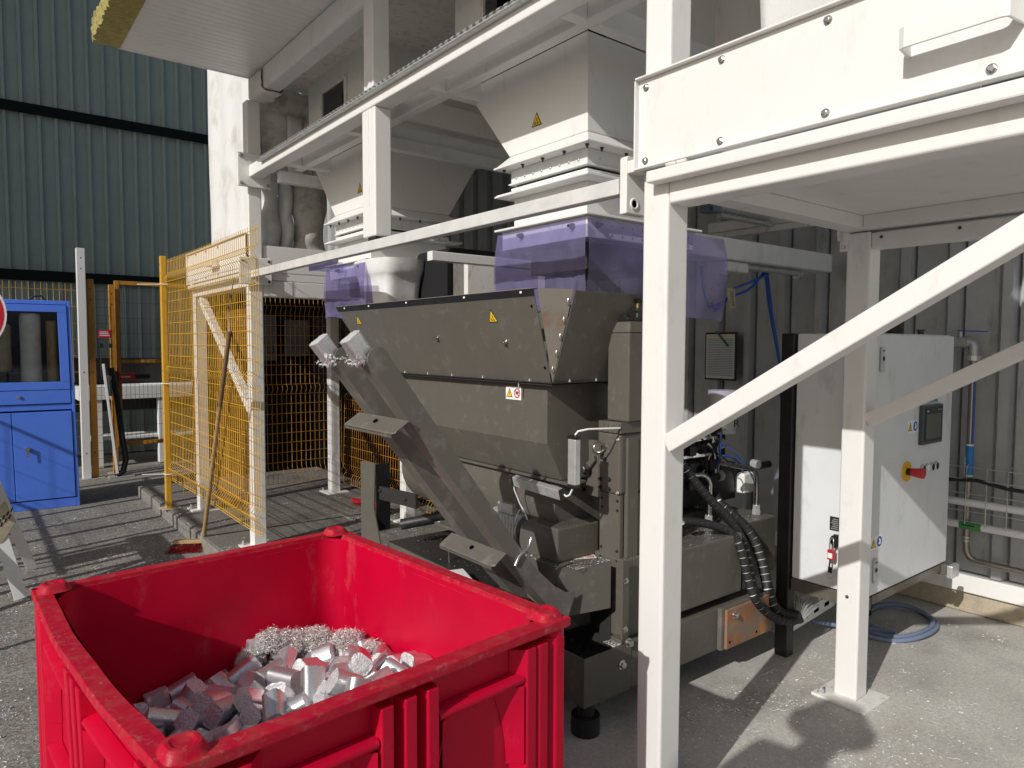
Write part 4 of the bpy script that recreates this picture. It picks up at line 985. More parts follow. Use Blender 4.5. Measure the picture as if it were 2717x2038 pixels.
# stand of black tube
for (xa,xb,ya,yb,za,zb) in ((3.375,3.445,1.945,2.015,-.0965,1.615),(4.28,4.34,1.945,2.0,-.0965,1.5)):
    box('stand_post', 'black', CC, xa,xb,ya,yb,za,zb, .004)
box('stand_bar', 'grey', CC, 3.40,3.45,1.55,1.944,.265,.330,.004); box('stand_bar', 'black', CC, 3.455,4.33,1.90,1.944,.27,.330,.004); box('stand_bar', 'grey', CC, 4.285,4.335,1.53,1.895,.27,.333,.004); box('stand_bar', 'grey', CC, 3.455,4.28,1.55,1.60,.29,.333,.003)
box('end_foot', 'galv', CC, 4.30,4.40,1.50,1.53,.255,.325,.004)
# lamp, button cap and bottle on top
b = MB(); b.cyl((4.0,1.72,1.613),(4.0,1.72,1.70),.044,24); b.build('vent_cap', 'black', CC)
b = MB(); b.cyl((4.18,1.66,1.613),(4.18,1.66,1.635),.016,14); b.cyl((4.18,1.66,1.636),(4.18,1.66,1.642),.024,14); b.build('signal_cap', 'dark_steel', CC)
tn = thing('small_tin', 'small white and black tin on top of the control cabinet', 'tin', (3.60,1.70,1.613))
b = MB(); b.cyl((3.60,1.70,1.6135),(3.60,1.70,1.645),.034,22); b.build('body', 'black', tn); b = MB(); b.cyl((3.60,1.70,1.6455),(3.60,1.70,1.69),.034,22,.03); b.build('top', 'sticker_white', tn)
# ------------------------------------------------------------------ wall services on the right
PW = thing('air_pipe', 'vertical steel compressed air pipe with blue handled valve on the wall', 'pipe', (4.5,1.5,.3))
b = MB(); b.tube([(4.5,1.505,1.50),(4.5,1.507,.43),(4.5,1.502,.375),(4.5,1.485,.345),(4.5,1.45,.33),(4.5,1.2,.325),(4.5,-.3,.32)], .018, 14); b.build('pipe', 'pipe_steel', PW)
b = MB(); b.tube([(4.5,1.60,1.575),(4.5,1.53,1.575),(4.5,1.512,1.565),(4.5,1.505,1.545),(4.5,1.505,1.50)], .024, 14); b.build('elbow', 'galv', PW); b = MB(); b.cyl((4.5,1.505,1.47),(4.5,1.505,1.499),.036,8,smooth=False); b.build('union_nut', 'galv', PW); b = MB(); b.cyl((4.5,1.505,1.415),(4.5,1.505,1.43),.03,8,smooth=False); b.build('lock_nut', 'galv', PW)
b = MB(); b.cyl((4.5,1.62,1.575),(4.5,1.53,1.575),.032,8,smooth=False); b.cyl((4.5,1.575,1.60),(4.5,1.575,1.635),.012,10); b.build('valve_body', 'galv', PW)
b = MB(); b.bar((4.49,1.585,1.64),(4.46,1.43,1.632),.022,.006); b.build('valve_handle', 'cable_blue', PW, .002)
b = MB(); b.cyl((4.5,1.505,.82),(4.5,1.505,.985),.0195,18); lb_ = b.build('flow_label', 'print_blue', PW)
b = MB(); b.cyl((4.5,1.505,.81),(4.5,1.505,.8195),.0196,18); b.cyl((4.5,1.505,.9855),(4.5,1.505,.995),.0196,18); b.build('label_band', 'sticker_white', PW)
text('Air comprimé', 'lettering', 'sticker_white', lb_, (4.482,1.517,.826), (0,0,1), (0,1,0), .017)
b = MB(); b.cyl((4.488,1.49,1.0),(4.488,1.49,1.36),.006,8); b.build('blue_strip', 'cable_blue', PW)
for z in (.46,.44): 
    b = MB(); b.cyl((4.5,1.507,z-.005),(4.5,1.507,z+.005),.023,14); b.build('union', 'galv', PW)
for nm, z, lab in (('white_pipe', .665, 'upper white plastic pipe running along the rear wall'), ('white_pipe', .535, 'lower white plastic pipe with a green flow label')):
    b = MB(); b.cyl((4.47,1.9,z),(4.47,-1.0,z),.022,16); o = tag(b.build(nm, 'pvc_white', loc=(4.47,.5,z)), lab, 'pipe')
    if z < .6:
        b = MB(); b.cyl((4.47,1.53,z),(4.47,1.42,z),.0232,16); gl_ = b.build('flow_label', 'label_green', o)
        MB().bar((4.446,1.515,z+.004),(4.446,1.45,z+.004),.001,.007).build('arrow', 'print_black', gl_)
WB = thing('wire_cable_basket', 'galvanised wire basket holding cables along the rear wall', 'cable basket', (4.48,1.2,.55))
b = MB()
for z in (.87,.80,.72,.62,.56): b.tube([(4.45,1.62,z),(4.45,-.9,z)], .003, 6)
for i in range(26): y = 1.60-i*.10; b.tube([(4.45,y,.54),(4.45,y,.875),(4.52,y,.885)], .003, 6)
b.build('wires', 'galv', WB)
b = MB(); b.tube([(4.46,1.75,.795),(4.455,1.6,.785),(4.455,1.45,.80),(4.455,1.3,.775),(4.455,1.1,.77),(4.455,-.5,.77)], .011, 10); tag(b.build('black_cable', 'rubber', loc=(4.46,1.2,.79)), 'thick black cable lying along the wire basket', 'cable')
# coiled grey-blue hose on the floor
hc = MB(); P_ = []
for i in range(120):
    t = i/119; a = 1.2+t*2*math.pi*2.4; r = .30-.09*t
    P_.append((4.03+r*1.05*math.cos(a)+.06*t, 1.70+r*.72*math.sin(a), .016+.012*(1 if i % 40 < 20 else 0)*t+.006*math.sin(a*3)))
P_ += [(3.75,1.80,.03),(3.60,1.92,.05),(3.58,1.98,.16)]
hc.tube(P_, .013, 10); tag(hc.build('coiled_hose', 'hose_blue', loc=(4.03,1.70,0)), 'grey blue hose coiled on the floor under the control cabinet', 'hose')
# perforated cable tray on the floor
ct = thing('floor_cable_tray', 'white perforated cable tray lying under the control cabinet', 'cable tray', (3.5,1.9,.06))
b = MB(); b.bar((3.28,1.90,.10),(3.78,1.90,.145),.004,.075); b.bar((3.28,1.945,.065),(3.78,1.945,.11),.09,.004); b.bar((3.28,1.99,.10),(3.78,1.99,.145),.004,.075); b.build('channel', 'sticker_white', ct, .001)
for i in range(4):
    b = MB(); b.bar((3.34+i*.11,1.8975,.106+i*.0099),(3.39+i*.11,1.8975,.1105+i*.0099),.0006,.022); b.build('slot', 'hole', ct)
# ------------------------------------------------------------------ overhead services between wall and machine
dc = thing('white_duct', 'open white sheet duct pointing to the rear wall', 'duct', (3.4,2.3,2.0))
b = MB(); b.box(2.62,4.36,2.272,2.278,2.02,2.128); b.box(2.62,4.43,2.44,2.446,2.03,2.15); b.box(2.62,4.36,2.2785,2.4395,2.016,2.02)
b.build('channel', 'white_cool', dc, .001)
MB().box(4.362,4.366,2.272,2.44,2.02,2.13).build('end_flap', 'rail', dc)
b = MB(); b.cyl((3.4,2.33,1.995),(4.05,2.33,1.995),.018,12); b.cyl((4.05,2.33,1.985),(4.09,2.33,1.985),.026,12); b.build('rod', 'galv', dc)
b = MB(); b.box(3.28,3.5,2.30,2.42,1.955,2.014); b.build('block', 'white_dirty', dc, .01)
ac = thing('air_cylinder', 'grey pneumatic cylinder with dark end cap above the duct', 'cylinder', (3.6,2.5,2.35))
b = MB(); b.cyl((3.46,2.5,2.36),(4.15,2.5,2.36),.042,20); b.build('barrel', 'galv', ac); b = MB(); b.cyl((3.05,2.5,2.35),(3.37,2.5,2.36),.012,12); b.cyl((3.05,2.52,2.37),(3.37,2.52,2.375),.006,8); b.build('rod', 'steel', ac)
b = MB(); b.box(3.37,3.46,2.45,2.55,2.31,2.41); c_ = b.build('end_cap', 'hose_blue', ac, .008); 
for zz in (2.325,2.395): bolt(c_, (3.37,2.465,zz), (-1,0,0), .9, 'dark_steel', sockbolt)
b = MB(); b.cyl((3.45,2.47,2.30),(4.12,2.47,2.30),.016,12); b.build('tie_tube', 'galv', ac)
lbx = thing('channel_bar', 'white galvanised channel bar hanging near the rear wall', 'bar', (4.0,2.5,2.3))  # plain galvanised channel, no lamp in it
box('channel', 'rail', lbx, 3.97,4.04,2.15,2.93,2.30,2.365,.006); box('seat', 'white_dirty', lbx, 3.99,4.03,2.2,2.9,2.262,2.2995,.003)
for nm, pts, lab in (('blue_air_line', [(4.35,2.75,2.25),(4.3,2.684,2.018),(4.3,2.66,1.87),(4.3,2.636,1.723),(4.3,2.605,1.577),(4.3,2.579,1.44),(4.3,2.56,1.2)], 'blue air line dropping down the rear wall'), ('blue_air_line', [(4.36,2.78,2.25),(4.31,2.70,2.018),(4.31,2.68,1.87),(4.31,2.65,1.723),(4.31,2.615,1.577),(4.31,2.585,1.44),(4.31,2.565,1.2)], 'second blue air line beside the first on the rear wall')):
    b = MB(); b.tube(pts, .010, 8); tag(b.build(nm, 'cable_blue', loc=pts[0]), lab, 'air line')
for i, pts in enumerate(([(3.20,2.33,1.78),(3.25,2.34,1.74),(3.36,2.35,1.80),(3.423,2.35,1.867),(3.581,2.35,1.912),(3.746,2.35,1.964),(3.82,2.35,2.01)], [(3.15,2.36,1.98),(3.17,2.36,1.85),(3.22,2.36,1.76),(3.32,2.37,1.78),(3.442,2.37,1.828),(3.583,2.37,1.865),(3.655,2.37,1.90),(3.78,2.37,2.0)])):
    b = MB(); b.tube(pts, .008, 8); tag(b.build('blue_air_line', 'cable_blue', loc=pts[0]), ('upper' if i == 0 else 'lower')+' blue air line looping under the white duct', 'air line')
tg = thing('paper_tag', 'beige handwritten paper tag hanging from the blue air lines', 'tag', (3.37,2.32,1.81))
b = MB(); b.prism([(3.330,2.322,1.868),(3.402,2.322,1.868),(3.416,2.322,1.762),(3.345,2.322,1.755)], (0,.002,0)); b.build('card', 'tan', tg)
rnd = random.Random(4)
for i in range(6):
    z = 1.85-.014*i; b = MB(); b.tube([(3.36+.004*i+rnd.uniform(-.004,.004),2.3205,z),(3.375+.003*i,2.3205,z-.006+rnd.uniform(-.004,.004)),(3.388+.002*i,2.3205,z)], .0016, 5); b.build('scribble', 'print_black', tg)
# clipboard on the wall
cl = thing('clipboard', 'black clipboard with a printed form and green pen on the rear wall', 'clipboard', (4.5,3.18,1.3))
MB().box(4.50,4.508,3.045,3.325,1.29,1.65).build('board', 'black', cl, .003)
pp = MB().box(4.4975,4.4995,3.062,3.312,1.303,1.635).build('paper_form', 'paper', cl)
for i in range(22): MB().box(4.4970,4.4974,3.075,3.30,1.325+i*.013,1.3285+i*.013).build('text_line', 'hose_blue', pp)
MB().box(4.4970,4.4974,3.07,3.305,1.617,1.625).build('header_line', 'sticker_yellow', pp)
b = MB(); b.cyl((4.488,3.215,1.655),(4.488,3.11,1.545),.007,10); b.cyl((4.488,3.22,1.66),(4.488,3.215,1.655),.004,8); b.build('pen', 'print_green', cl)
b = MB(); b.grid(lambda u,v:(4.4935+.002*math.sin(u*7+v*5), 3.055+.265*u, 1.30+.30*v+.02*math.sin(u*3)), 10, 8); b.build('plastic_sleeve', 'glass', cl)
